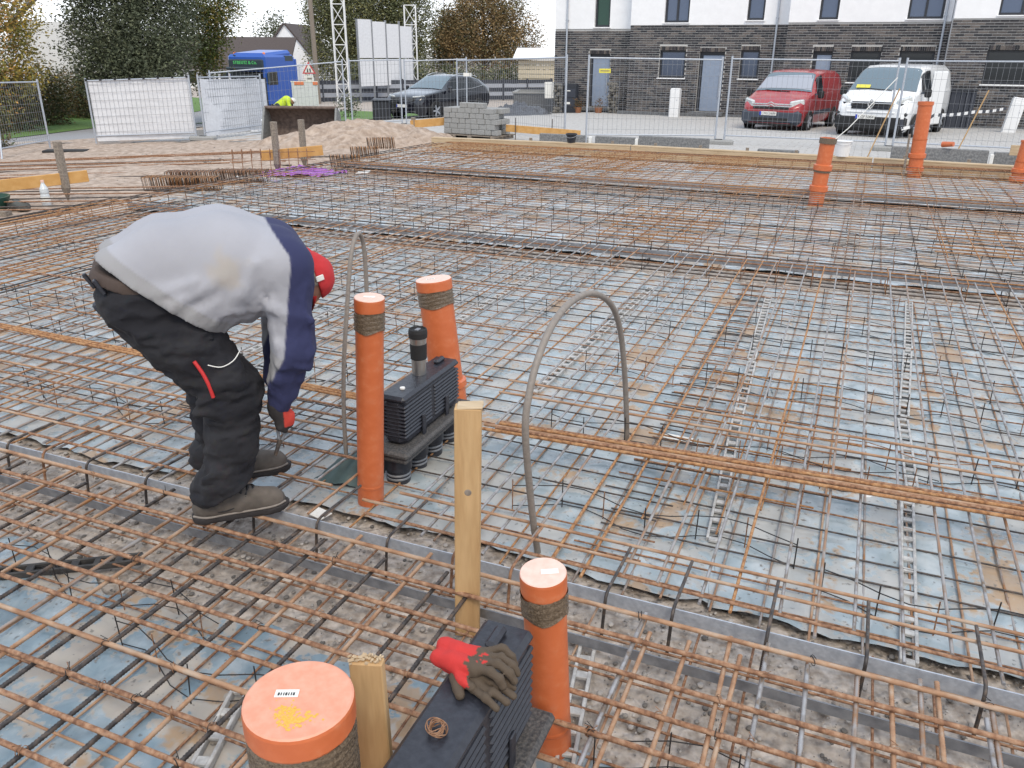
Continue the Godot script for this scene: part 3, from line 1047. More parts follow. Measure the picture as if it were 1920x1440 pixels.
func window(par: Node, h: Array, z: float, glass: String, mull := false, sill := true) -> void:
	var w: float = h[1] - h[0]
	var t: float = h[3] - h[2]
	var cx: float = (h[0] + h[1]) * 0.5
	var cy: float = (h[2] + h[3]) * 0.5
	var f := MB.new()
	var e := 0.07
	f.box(V(cx, h[2] + e * 0.5, z - 0.15), V(w, e, 0.07))
	f.box(V(cx, h[3] - e * 0.5, z - 0.15), V(w, e, 0.07))
	for s in [-1.0, 1.0]:
		f.box(V(cx + s * (w - e) * 0.5, cy, z - 0.15), V(e, t - 2 * e, 0.07))
	if mull:
		f.box(V(cx, cy, z - 0.15), V(e, t - 2 * e, 0.07))
	var o := part(par, "window", f, M.frame_dark)
	part(o, "pane", MB.new().box(V(cx, cy, z - 0.165), V(w - 2 * e, t - 2 * e, 0.012)), M[glass])
	if sill:
		part(o, "sill", MB.new().box(V(cx, h[2] - 0.02, z + 0.0), V(w + 0.08, 0.035, 0.16), Basis.IDENTITY, 0.005), M.render_white)

func house(label: String, x0: float, x1: float, z: float, yb: float, top: float, low: Array, up: Array, pipes: Array) -> void:
	var t := thing("terraced_house", label, "house", V(0, 0, 0))
	var holes := []
	for h in low + up:
		holes.append(h)
	var mb := MB.new()
	holed(mb, x0, x1, yb, top, z - 0.3, z, low)
	part(t, "mortar_wall", mb, M.mortar)
	mb = MB.new()
	holed(mb, x0, x1, top, 6.4, z - 0.3, z + 0.035, up)
	part(t, "rendered_wall", mb, M.render_white)
	part(t, "side_wall", MB.new().box(V((x0 + x1) * 0.5, 3.0, z - 4.4), V(x1 - x0 - 0.01, 6.7, 8.1)), M.render_white)
	part(t, "roof", MB.new().box(V((x0 + x1) * 0.5, 6.5, z - 4.2), V(x1 - x0, 0.2, 8.8)), M.roof_tile)
	part(t, "plinth", MB.new().box(V((x0 + x1) * 0.5, yb + 0.1, z + 0.03), V(x1 - x0, 0.2, 0.07)), M.concrete_dark)
	# bricks
	var shapes := []
	var tones := [[.036, .033, .037], [.055, .05, .052], [.085, .074, .070], [.13, .11, .10], [.024, .024, .029]]
	for k in tones:
		shapes.append(MB.new().tint(Color(k[0], k[1], k[2])).box(Vector3.ZERO, V(0.234, 0.053, 0.03)).mesh())
	var spots := []
	var y := yb + 0.24
	var row := 0
	while y < top - 0.03:
		var x := x0 + 0.12 - (0.123 if row % 2 else 0.0)
		while x < x1 + 0.05:
			var a := maxf(x - 0.118, x0)
			var b := minf(x + 0.118, x1)
			for h in low:
				if y + 0.03 > h[2] and y - 0.03 < h[3] + 0.13:
					if a < h[1] and b > h[0]:
						if a < h[0]:
							b = minf(b, h[0])
						else:
							a = maxf(a, h[1])
			if b - a > 0.04:
				spots.append([(a + b) * 0.5, y, b - a])
			x += 0.247
		y += 0.0765
		row += 1
	var own := mini(300, spots.size())
	var off: int = maxi(0, spots.size() / 2 - own / 2)
	var rest := []
	for i in spots.size():
		var q: Array = spots[i]
		var p := V(q[0], q[1], z + 0.004 + rng.randf_range(-.002, .002))
		var s := V(q[2] / 0.236, 1, 1)
		if i >= off and i < off + own:
			part(t, "brick", shapes[rng.randi() % 5], M.brick, p, Vector3.ZERO, s)
		else:
			rest.append([p, s])
	var mm := MultiMesh.new()
	mm.transform_format = MultiMesh.TRANSFORM_3D
	mm.use_colors = true
	mm.mesh = MB.new().box(Vector3.ZERO, V(0.234, 0.053, 0.03)).mesh()
	mm.instance_count = rest.size()
	for i in rest.size():
		mm.set_instance_transform(i, Transform3D(Basis.from_scale(rest[i][1]), rest[i][0]))
		var k: Array = tones[rng.randi() % 5]
		mm.set_instance_color(i, Color(k[0], k[1], k[2]))
	var mi := MultiMeshInstance3D.new()
	mi.name = "brickwork"
	mi.multimesh = mm
	mi.material_override = M.brick
	mi.set_meta("kind", "stuff")
	t.add_child(mi)
	for h in low:
		var x: float = h[0] + 0.04
		while x < h[1]:
			part(t, "lintel_brick", shapes[rng.randi() % 5], M.brick, V(x, h[3] + 0.066, z + 0.006), V(0, 0, PI / 2), V(0.55, 1, 1))
			x += 0.062
		if h[4] == "door":
			var w: float = h[1] - h[0]
			var cx: float = (h[0] + h[1]) * 0.5
			var d := part(t, "door", MB.new().box(V(cx + 0.05, (h[2] + h[3]) * 0.5 - 0.05, z - 0.12), V(w - 0.16, h[3] - h[2] - 0.14, 0.05), Basis.IDENTITY, 0.006), M.door_blue)
			part(d, "frame", MB.new().box(V(cx, (h[2] + h[3]) * 0.5, z - 0.17), V(w, h[3] - h[2], 0.05)), M.frame_dark)
			part(d, "handle", MB.new().tube([V(h[1] - 0.12, 0.35, z - 0.06), V(h[1] - 0.12, 1.1, z - 0.06)], 0.014, 6), M.zinc)
			part(t, "doorstep", MB.new().box(V(cx, h[2] - 0.06, z + 0.22), V(w + 0.3, 0.12, 0.4), Basis.IDENTITY, 0.01), M.concrete_dark)
		else:
			window(t, h, z, h[4])
	for h in up:
		window(t, h, z + 0.02, h[4], h[1] - h[0] > 0.8)
	for x in pipes:
		var dp := part(t, "downpipe", MB.new().tube([V(x, yb + 0.1, z + 0.1), V(x, 6.3, z + 0.1)], 0.035, 10), M.zinc)
		for yy in [1.2, 2.9]:
			part(dp, "bracket", MB.new().box(V(x, yy, z + 0.09), V(0.1, 0.03, 0.1)), M.zinc)

func houses() -> void:
	house("end terraced house with grey brick base and green upper window", -11.4, -8.33, -31.6, -0.5, 2.60, [[-10.01, -9.2, -0.14, 1.74, "door"]], [[-9.86, -9.27, 2.66, 4.2, "glass_green"]], [-10.9])
	house("terraced house with blue grey door between two small windows", -8.32, -2.86, -31.0, -0.42, 2.70, [[-7.2, -6.26, 0.96, 1.88, "glass"], [-5.78, -4.9, -0.15, 1.84, "door"], [-4.37, -3.72, 0.98, 1.9, "glass"]], [[-7.12, -6.25, 2.78, 4.2, "glass"], [-4.29, -3.72, 2.84, 4.2, "glass"]], [-3.27])
	house("terraced house behind the parked red and white vans", -2.85, 1.92, -30.3, -0.42, 2.74, [[-1.96, -1.35, -0.1, 1.88, "door"], [-0.81, 0.10, 0.95, 1.89, "glass_dark"], [0.63, 1.65, 0.95, 1.90, "glass_dark"]], [[-1.93, -1.35, 2.82, 4.2, "glass"], [0.67, 1.68, 2.82, 4.2, "glass"]], [1.74])
	house("terraced house with wide dark window beside the tilted white pillar", 1.93, 8.2, -29.6, -0.42, 2.80, [[3.0, 4.3, 0.98, 1.94, "glass_dark"], [5.2, 6.0, -0.1, 1.9, "door"]], [[3.08, 4.3, 2.88, 4.2, "glass"], [5.3, 6.2, 2.88, 4.2, "glass"]], [])
	# things along the front of the houses
	for q in [[-10.92, -30.75, "against the grey downpipe"], [-8.78, -30.75, "beside the first blue grey door"]]:
		var gb := thing("gabion_column", "square wire column filled with rubble %s" % q[2], "gabion", V(q[0], ground_y(q[0], q[1]), q[1]), 0, "gabion columns")
		for k in 60:
			var s := rng.randf_range(0.05, 0.1)
			part(gb, "stone", stone_shape(k % 4), M.rubble, V(rng.randf_range(-.14, .14), 0.08 + (k / 6) * 0.105, rng.randf_range(-.14, .14)), V(rng.randf() * 6, rng.randf() * 6, 0), V(s, s * 0.8, s))
		var wires := MB.new()
		for s in [-1.0, 1.0]:
			for s2 in [-1.0, 1.0]:
				wires.tube([V(s * .19, 0, s2 * .19), V(s * .19, 1.12, s2 * .19)], 0.008, 4)
		for yy in [0.05, 0.4, 0.75, 1.12]:
			wires.tube([V(-.19, yy, -.19), V(.19, yy, -.19), V(.19, yy, .19), V(-.19, yy, .19), V(-.19, yy, -.19)], 0.006, 4)
		part(gb, "wire_cage", wires, M.zinc_dull)
	var lb := thing("mailbox_column", "dark slate mailbox column with two white name plates", "mailbox", V(-10.48, -0.33, -30.95))
	part(lb, "housing", MB.new().box(V(0, 0.5, 0), V(0.52, 1.0, 0.3), Basis.IDENTITY, 0.01), M.frame_dark)
	for yy in [0.36, 0.70]:
		var fl := part(lb, "flap", MB.new().box(V(0, yy, 0.155), V(0.46, 0.3, 0.012), Basis.IDENTITY, 0.004), M.fence_slate)
		part(fl, "name_plate", MB.new().box(V(-0.08, yy + (0.08 if yy > 0.5 else -0.02), 0.164), V(0.22, 0.035 if yy > 0.5 else 0.08, 0.006)), M.paper)
	for q in [[-9.25, -30.55, 0.16, "beside the first door"], [-10.05, -30.6, 0.13, "beside the mailbox column"]]:
		var pt := thing("flower_pot", "brown flower pot with dry plant %s" % q[3], "flower pot", G(q[0], q[1]))
		part(pt, "pot", MB.new().lathe([Vector2(0, 0), Vector2(q[2] * 0.7, 0), Vector2(q[2], 0.22), Vector2(q[2] * 0.85, 0.22), Vector2(q[2] * 0.8, 0.18), Vector2(0, 0.18)], Vector3.ZERO, 14), M.clay_pot)
		part(pt, "plant", crown([[V(0, 0.32, 0), V(.16, .14, .16)]], 160, 0.035, [[.10, .07, .02], [.16, .09, .04]], 4), M.leaf)
	var wp := 0
	for q in [[-6.24, -29.7, 0.0, "white concrete marker pillar before the small brick house window"], [3.72, -27.6, -0.13, "tilted white marker pillar with barrier tape tied round it"]]:
		var p := thing("marker_pillar", q[3], "pillar", G(q[0], q[1], -0.02))
		p.rotation.z = q[2]
		part(p, "shaft", MB.new().box(V(0, 0.47, 0), V(0.34, 0.95, 0.3), Basis.IDENTITY, 0.012), M.white_paint)
		part(p, "cap", MB.new().box(V(0, 0.965, 0), V(0.30, 0.03, 0.26), Basis.IDENTITY, 0.008), M.render_white)
		part(p, "service_door", MB.new().box(V(0, 0.5, 0.152), V(0.26, 0.72, 0.01), Basis.IDENTITY, 0.003), M.white_paint)
		part(p, "lock", MB.new().lathe([Vector2(0, 0), Vector2(.015, 0), Vector2(.015, .01), Vector2(0, .01)], V(0.09, 0.6, 0.157), 10, Basis.from_euler(V(PI / 2, 0, 0))), M.zinc)
		wp += 1
	# barrier tape from the white van to the tilted pillar
	var tp := MB.new()
	var P := [V(0.75, 0.62, -22.6), V(0.8, 0.12, -22.55), V(1.35, 0.33, -22.9), V(1.5, 0.42, -23.3), V(2.6, 0.40, -25.6), V(3.55, 0.42, -27.45)]
	var tape := thing("barrier_tape", "black and white striped barrier tape from white van to tilted pillar", "barrier tape")
	var cnt := 0
	for i in P.size() - 1:
		var l: float = P[i].distance_to(P[i + 1])
		var n := maxi(1, int(l / 0.22))
		for k in n:
			var a: Vector3 = P[i].lerp(P[i + 1], float(k) / n)
			var b: Vector3 = P[i].lerp(P[i + 1], float(k + 1) / n)
			a.y -= 0.03 * sin(PI * k / n)
			b.y -= 0.03 * sin(PI * (k + 1.0) / n)
			var up := Vector3.UP if absf((b - a).normalized().y) < 0.9 else Vector3.RIGHT
			var side := (b - a).normalized().cross(up).normalized()
			var g2 := MB.new()
			g2.bar(a, b, 0.004, 0.075, up.cross(b - a).cross(b - a) * -1.0 if false else up)
			part(tape, "dark_stripe" if cnt % 2 else "white_stripe", g2, M.fence_slate if cnt % 2 else M.white_paint)
			cnt += 1
	var bx := thing("storage_box", "dark slatted storage box against the brick wall behind barrier tape", "box", V(2.35, -0.28, -28.9))
	for k in 8:
		part(bx, "slat", MB.new().box(V(-0.5 + k * 0.135, 0.55, 0), V(0.125, 1.08, 0.5), Basis.IDENTITY, 0.008), M.fence_slate)
	part(bx, "lid", MB.new().box(V(-0.03, 1.11, 0.02), V(1.14, 0.05, 0.58), Basis.IDENTITY, 0.01), M.frame_dark)
	# dark kerb edging in front of the second house
	one("edging_kerb", "dark edging kerb at the foot of the brick wall", "kerb", MB.new().box(V(-6.9, -0.27, -30.5), V(3.2, 0.18, 0.2), Basis.IDENTITY, 0.01), M.concrete_dark)

var stones := []
func stone_shape(k: int) -> ArrayMesh:
	if stones.is_empty():
		for s in 4:
			var g := []
			nz.frequency = 0.9
			for i in 6:
				var row := []
				for j in 9:
					var th := PI * i / 5.0
					var ph := TAU * j / 8.0
					var d := V(sin(th) * cos(ph), cos(th), sin(th) * sin(ph))
					row.append(d * (1.0 + 0.5 * nz.get_noise_3dv(d + V(s * 9.0, 0, 0))))
				g.append(row)
			stones.append(MB.new().grid(g, false).mesh())
	return stones[k]

# ------------------------------------------------------------------ trees
# blobs: [centre, radii]; leaves gather in clumps inside them
func crown(blobs: Array, n: int, leaf: float, tones: Array, per := 18, stretch := 1.0) -> MB:
	var mb := MB.new()
	mb.tinted = true
	var vol := []
	var tot := 0.0
	for q in blobs:
		var vv: float = q[1].x * q[1].y * q[1].z
		tot += vv
		vol.append(tot)
	var left := n
	while left > 0:
		var r := rng.randf() * tot
		var b := 0
		while vol[b] < r and b < blobs.size() - 1:
			b += 1
		var d := V(rng.randfn(), rng.randfn(), rng.randfn()).normalized() * pow(rng.randf(), 0.28)
		var c: Vector3 = blobs[b][0] + d * (blobs[b][1] as Vector3)
		var k: Array = tones[rng.randi() % tones.size()]
		var br := rng.randf_range(0.75, 1.25)
		for i in per:
			var p := c + V(rng.randfn(), rng.randfn() * stretch, rng.randfn()) * leaf * (2.6 if per < 30 else 3.6)
			var x := V(rng.randfn(), rng.randfn() * 0.6, rng.randfn()).normalized()
			var y := x.cross(V(rng.randfn(), rng.randfn(), rng.randfn())).normalized()
			var s := leaf * rng.randf_range(0.6, 1.3)
			var f := br * rng.randf_range(0.8, 1.2)
			mb.col = Color(k[0] * f, k[1] * f, k[2] * f)
			var nn := y.cross(x)
			var a := mb.put(p - x * s, nn)
			mb.put(p + y * s * 0.42, nn)
			mb.put(p + x * s, nn)
			mb.put(p - y * s * 0.42, nn)
			mb.tri3(a, a + 1, a + 2)
			mb.tri3(a, a + 2, a + 3)
		left -= per
	return mb
func tree(nm: String, label: String, at: Vector3, h: float, blobs: Array, n: int, leaf: float, tones: Array, trunk := 0.16, stretch := 1.0, grp := "trees behind the site") -> void:
	var t := thing(nm, label, "tree", at, 0.0, grp)
	var w := MB.new()
	w.tube([V(0, -0.3, 0), V(0.05, h * 0.3, 0.03), V(-0.04, h * 0.6, 0), V(0.03, h * 0.95, 0.02)], [trunk, trunk * 0.75, trunk * 0.5, trunk * 0.12], 9)
	for q in blobs:
		for k in 3:
			var e: Vector3 = q[0] + V(rng.randfn(), rng.randfn(), rng.randfn()) * 0.35 * (q[1] as Vector3)
			var st := V(0.0, clampf(e.y * 0.5, h * 0.12, h * 0.8), 0.0)
			w.tube([st, st.lerp(e, 0.5) + V(0, 0.15, 0), e], [trunk * 0.4, trunk * 0.22, trunk * 0.06], 6)
	part(t, "trunk", w, M.bark)
	part(t, "crown", crown(blobs, n, leaf, tones, 46, stretch), M.leaf)

func backdrop() -> void:
	var green := [[.085, .10, .06], [.105, .12, .068], [.13, .14, .08], [.07, .082, .05]]
	var yellow := [[.40, .28, .05], [.31, .24, .05], [.19, .19, .06], [.42, .23, .07], [.25, .22, .07]]
	var brown := [[.21, .14, .065], [.26, .175, .08], [.17, .13, .065], [.15, .14, .065], [.30, .20, .09]]
	var birch := [[.12, .13, .062], [.145, .155, .07], [.18, .17, .065], [.10, .11, .06]]
	# left: autumn tree, dense grey green tree, hedge
	tree("autumn_tree", "yellow and orange autumn tree behind the open fence panel", V(-27.2, -0.9, -20.3), 6.0, [[V(0, 2.6, 0), V(1.6, 1.9, 1.5)], [V(-1.6, 3.4, 0.3), V(1.8, 1.8, 1.5)], [V(0.9, 4.2, 0), V(1.5, 1.5, 1.3)], [V(-0.8, 5.6, 0), V(2.0, 1.6, 1.6)], [V(1.0, 1.6, 0.6), V(1.0, 1.0, 0.9)]], 34000, 0.062, yellow, 0.14)
	tree("willow_tree", "dense dark green tree above the white banner fence", V(-24.4, -0.9, -23.8), 7.5, [[V(0, 3.6, 0), V(2.4, 2.3, 1.9)], [V(-1.3, 2.7, 0.4), V(1.5, 1.6, 1.3)], [V(1.2, 2.6, 0.3), V(1.4, 1.7, 1.2)], [V(0.4, 5.6, 0), V(2.5, 1.8, 2.0)], [V(-0.2, 1.9, 0.5), V(1.5, 1.0, 1.1)]], 64000, 0.06, green, 0.2, 1.3)
	tree("autumn_tree", "small yellow green tree leaning out beside the dark green tree", V(-24.9, -0.9, -27.6), 5.4, [[V(0.2, 3.3, 0), V(0.9, 1.3, 0.9)], [V(0.9, 4.3, 0), V(1.0, 1.2, 0.9)], [V(0, 2.0, 0), V(0.7, 0.9, 0.7)]], 13000, 0.06, [[.14, .15, .03], [.10, .13, .03], [.19, .14, .03], [.08, .10, .03]], 0.08)
	for q in [[-27.6, -20.4, 2.0, "yellow brown bush behind the open fence panel"], [-20.6, -13.9, 1.5, "green grey bush beside the fence panel strut"], [-29.3, -23.2, 2.1, "rank hedge bush beyond the road verge"], [-30.6, -26.2, 2.2, "green hedge bush below the white house wall"]]:
		var lab: String = q[3]
		var b := thing("bush", lab, "bush", G(q[0], q[1]), 0, "bushes by the road")
		part(b, "foliage", crown([[V(0, q[2] * 0.45, 0), V(1.5, q[2] * 0.5, 1.0)], [V(0.9, q[2] * 0.35, 0.2), V(1.0, q[2] * 0.4, 0.8)]], 6500, 0.06, [[.11, .09, .03], [.08, .085, .03], [.055, .07, .03], [.14, .09, .035]], 12, 1.6), M.leaf)
		part(b, "stem", MB.new().tube([V(0, -0.1, 0), V(0.1, q[2] * 0.4, 0), V(0.3, q[2] * 0.8, 0.1)], [0.05, 0.03, 0.01], 6), M.bark)
	var wh := thing("white_cottage", "white cottage with brown shutters and low brick base behind the trees", "house", V(-34.0, -1.0, -29.0), -0.62)
	part(wh, "wall", MB.new().box(V(0, 1.9, 0), V(7.0, 3.8, 4.0)), M.render_white)
	part(wh, "base", MB.new().box(V(0, 0.35, 0.02), V(7.06, 0.7, 4.06)), M.brick_grey)
	part(wh, "roof", MB.new().box(V(0, 4.6, 1.1), V(7.4, 0.15, 2.9), Basis.from_euler(V(0.75, 0, 0))), M.roof_tile)
	for x in [-1.4, 1.3]:
		var wn := part(wh, "window", MB.new().box(V(x, 1.55, 2.01), V(0.6, 0.85, 0.06)), M.glass_dark)
		for s in [-1.0, 1.0]:
			part(wn, "shutter", MB.new().box(V(x + s * 0.52, 1.55, 2.03), V(0.42, 0.9, 0.05), Basis.IDENTITY, 0.006), M.shutter)
	# far houses
	var fh := thing("long_house", "long low house with dark brown roof behind the blue truck", "house", V(-49.0, -1.0, -57.0), 0.40)
	part(fh, "wall", MB.new().box(V(0, 0.8, 0), V(11.0, 1.9, 5.0)), M.render_white)
	part(fh, "roof", MB.new().box(V(0, 2.6, 1.4), V(11.6, 0.16, 3.9), Basis.from_euler(V(0.62, 0, 0))), M.roof_tile)
	for x in [-4.0, -2.0, 0.5, 2.5, 4.3]:
		part(fh, "window", MB.new().box(V(x, 0.8, 2.52), V(0.6, 0.9, 0.05)), M.glass_dark)
	var gh := thing("gable_house", "white gabled house with dark roof beyond the blue truck", "house", V(-47.4, -1.0, -64.0), 0.30)
	var gm := MB.new()
	gm.face([V(-1.9, 0, 2), V(1.9, 0, 2), V(1.9, 2.6, 2), V(0, 4.9, 2), V(-1.9, 2.6, 2)], V(0, 0, 1))
	gm.face([V(-1.9, 0, -4), V(1.9, 0, -4), V(1.9, 2.6, -4), V(0, 4.9, -4), V(-1.9, 2.6, -4)], V(0, 0, -1))
	for s in [-1.0, 1.0]:
		gm.face([V(s * 1.9, 0, 2), V(s * 1.9, 2.6, 2), V(s * 1.9, 2.6, -4), V(s * 1.9, 0, -4)], V(s, 0, 0))
	part(gh, "wall", gm, M.render_white)
	for s in [-1.0, 1.0]:
		part(gh, "roof", MB.new().bar(V(s * 1.08, 3.68, 2.15), V(s * 1.08, 3.68, -4.2), 3.2, 0.14, V(s * 0.77, 0.64, 0)), M.roof_tile)
	part(gh, "window", MB.new().box(V(0.25, 2.75, 2.02), V(0.55, 0.7, 0.05)), M.frame_dark)
	var up := thing("utility_pole", "tall grey timber utility pole behind the triangular road sign", "pole", V(-29.0, -1.0, -41.0))
	part(up, "shaft", MB.new().tube([V(0, -0.3, 0), V(-0.1, 9.0, 0)], [0.15, 0.11], 10), M.wood_old)
	part(up, "crossarm", MB.new().box(V(-0.1, 8.3, 0), V(1.6, 0.1, 0.1)), M.wood_old)
	# trees behind the trusses
	tree("birch_tree", "hanging olive green birch between the utility pole and first truss", V(-36.3, -1.0, -54.6), 9.5, [[V(-0.6, 3.6, 0), V(2.2, 3.2, 1.8)], [V(1.0, 4.2, 0), V(2.2, 3.2, 1.8)], [V(-1.5, 5.2, 0), V(1.2, 1.8, 1.3)], [V(0, 6.4, 0), V(2.8, 2.4, 2.2)], [V(0.3, 1.6, 0), V(2.4, 1.3, 1.5)]], 40000, 0.095, birch, 0.22, 1.8)
	tree("birch_tree", "hanging olive green birch behind the white panel wall", V(-33.2, -1.0, -57.0), 9.5, [[V(0, 4.0, 0), V(2.4, 3.0, 1.8)], [V(1.6, 5.6, 0), V(1.8, 2.4, 1.6)], [V(-0.8, 6.2, 0), V(2.2, 2.2, 1.8)], [V(0.8, 1.8, 0), V(2.4, 1.4, 1.4)]], 32000, 0.095, birch, 0.22, 1.8)
	tree("chestnut_tree", "broad brown autumn tree above the dark car", V(-28.0, -1.0, -61.5), 9.0, [[V(0, 4.4, 0), V(2.8, 2.4, 2.0)], [V(-2.3, 3.8, 0), V(2.0, 2.1, 1.5)], [V(2.6, 3.7, -0.6), V(2.1, 2.1, 1.5)], [V(0.4, 6.3, 0), V(2.9, 1.8, 1.8)], [V(0.6, 2.4, 0), V(3.2, 1.3, 1.5)]], 40000, 0.095, brown, 0.24)
	tree("chestnut_tree", "sparse greenish tree between second truss and brown tree", V(-31.6, -1.0, -62.0), 7.0, [[V(0, 3.0, 0), V(1.2, 1.9, 1.2)], [V(0.3, 4.7, 0), V(1.0, 1.0, 1.0)]], 11000, 0.09, birch + brown, 0.15)
	for q in [[-46.0, -72.0, 5.2, "dark distant tree over the long house roof"], [-54.0, -70.0, 6.0, "dark distant tree over the roof ridge"], [-43.0, -75.0, 5.0, "bare distant tree beside the white gable"]]:
		tree("distant_tree", q[3], V(q[0], -1.0, q[1]), q[2], [[V(0, q[2] * 0.62, 0), V(1.9, q[2] * 0.36, 1.6)], [V(1.0, q[2] * 0.42, 0), V(1.5, q[2] * 0.3, 1.2)]], 3600, 0.14, green, 0.15, 1.0, "distant trees")
	# undergrowth behind the dark panel fence
	for i in 9:
		var x := -30.5 + i * 1.45
		var z := -47.5 - i * 1.35
		var b := thing("hedge_shrub", "green hedge shrub behind the dark panel fence", "shrub", V(x, -1.0, z), 0, "hedge behind the panel fence")
		part(b, "foliage", crown([[V(0, 0.9, 0), V(1.2, 1.0, 0.8)]], 2200, 0.10, green + birch, 12, 1.2), M.leaf)
		part(b, "stem", MB.new().tube([V(0, 0, 0), V(0, 1.0, 0)], [0.05, 0.02], 5), M.bark)
	# pale timber building past the brown tree
	var pb := thing("timber_barn", "pale yellow timber clad building beside the terraced house", "building", V(-18.0, -0.9, -52.0), 0.3)
	for k in 9:
		part(pb, "board", MB.new().box(V(0, 0.2 + k * 0.27, 0), V(6.0, 0.24, 0.2 + 0.02 * (k % 2)), Basis.IDENTITY, 0.01), M.wood_pale)
	part(pb, "roof", MB.new().box(V(0, 2.62, -1.0), V(6.6, 0.1, 3.0), Basis.from_euler(V(0.2, 0, 0))), M.render_white)
	# dark panel fence with pale strips
	var A := V(-31.0, -1.0, -41.6)
	var B := V(-17.6, -0.95, -52.6)
	var pf := thing("panel_fence", "dark slate privacy fence with two pale woven strips", "fence", A)
	var n := 11
	for i in n + 1:
		var p := A.lerp(B, float(i) / n) - A
		part(pf, "post", MB.new().box(p + V(0, 0.6, 0), V(0.1, 1.28, 0.1), Basis.from_euler(V(0, 0.69, 0))), M.fence_slate)
		if i < n:
			var q := A.lerp(B, float(i + 1) / n) - A
			for k in 5:
				part(pf, "strip", MB.new().bar(p + V(0, 0.12 + k * 0.235, 0), q + V(0, 0.12 + k * 0.235, 0), 0.03 + 0.006 * (k % 2), 0.225), M.fence_pale if k in [1, 3] else M.fence_slate)
	# white trusses with a panel wall between
	for q in [[V(-27.9, -1.0, -41.9), "white lattice truss mast at the nearer end of panel wall"], [V(-26.4, -1.0, -47.3), "white lattice truss mast at the farther end of panel wall"]]:
		var tr := thing("truss_mast", q[1], "truss", q[0], 0.45, "truss masts")
		var hh := 6.2
		if q[0].z < -45.0:
			hh = 5.35
		for s in [-1.0, 1.0]:
			for s2 in [-1.0, 1.0]:
				part(tr, "chord", MB.new().tube([V(s * .34, 0, s2 * .2), V(s * .34, hh, s2 * .2)], 0.035, 6), M.white_paint)
		var lv := int(hh / 0.9)
		for i in lv + 1:
			var y := hh * i / lv
			part(tr, "rung", MB.new().tube([V(-.34, y, .2), V(.34, y, .2)], 0.025, 5), M.white_paint)
			if i < lv:
				part(tr, "brace", MB.new().tube([V(-.34, y, .2), V(.34, y + hh / lv, .2)], 0.02, 5), M.white_paint)
				part(tr, "brace", MB.new().tube([V(.34, y, .2), V(-.34, y + hh / lv, .2)], 0.02, 5), M.white_paint)
	var pw := thing("panel_wall", "white panel wall between the two truss masts", "panel wall", V(-27.2, -1.0, -42.6))
	var e := V(0.95, 0, -4.6)
	for i in 4:
		var a := e * (i / 4.0)
		var b := e * ((i + 1) / 4.0)
		for k in 2:
			var y0 := 0.9 if k == 0 else 2.42
			var y1 := 2.36 if k == 0 else 4.45 - 0.09 * i
			var pn := part(pw, "panel", MB.new().bar(a.lerp(b, 0.03) + V(0, (y0 + y1) * 0.5, 0), a.lerp(b, 0.97) + V(0, (y0 + y1) * 0.5, 0), 0.04, y1 - y0), M.tarp_white)
	for i in 5:
		part(pw, "post", MB.new().box(e * (i / 4.0) + V(0, 2.2, 0), V(0.09, 4.5, 0.09)), M.zinc_dull)
	# young shrub and lawn corner
	var sh := thing("young_shrub", "young shrub on the lawn in front of the dark panel fence", "shrub", G(-20.2, -30.6))
	part(sh, "foliage", crown([[V(0, 0.55, 0), V(.5, .45, .4)]], 700, 0.05, green, 8), M.leaf)
	part(sh, "stem", MB.new().tube([V(0, 0, 0), V(0, 0.6, 0)], 0.02, 5), M.bark)
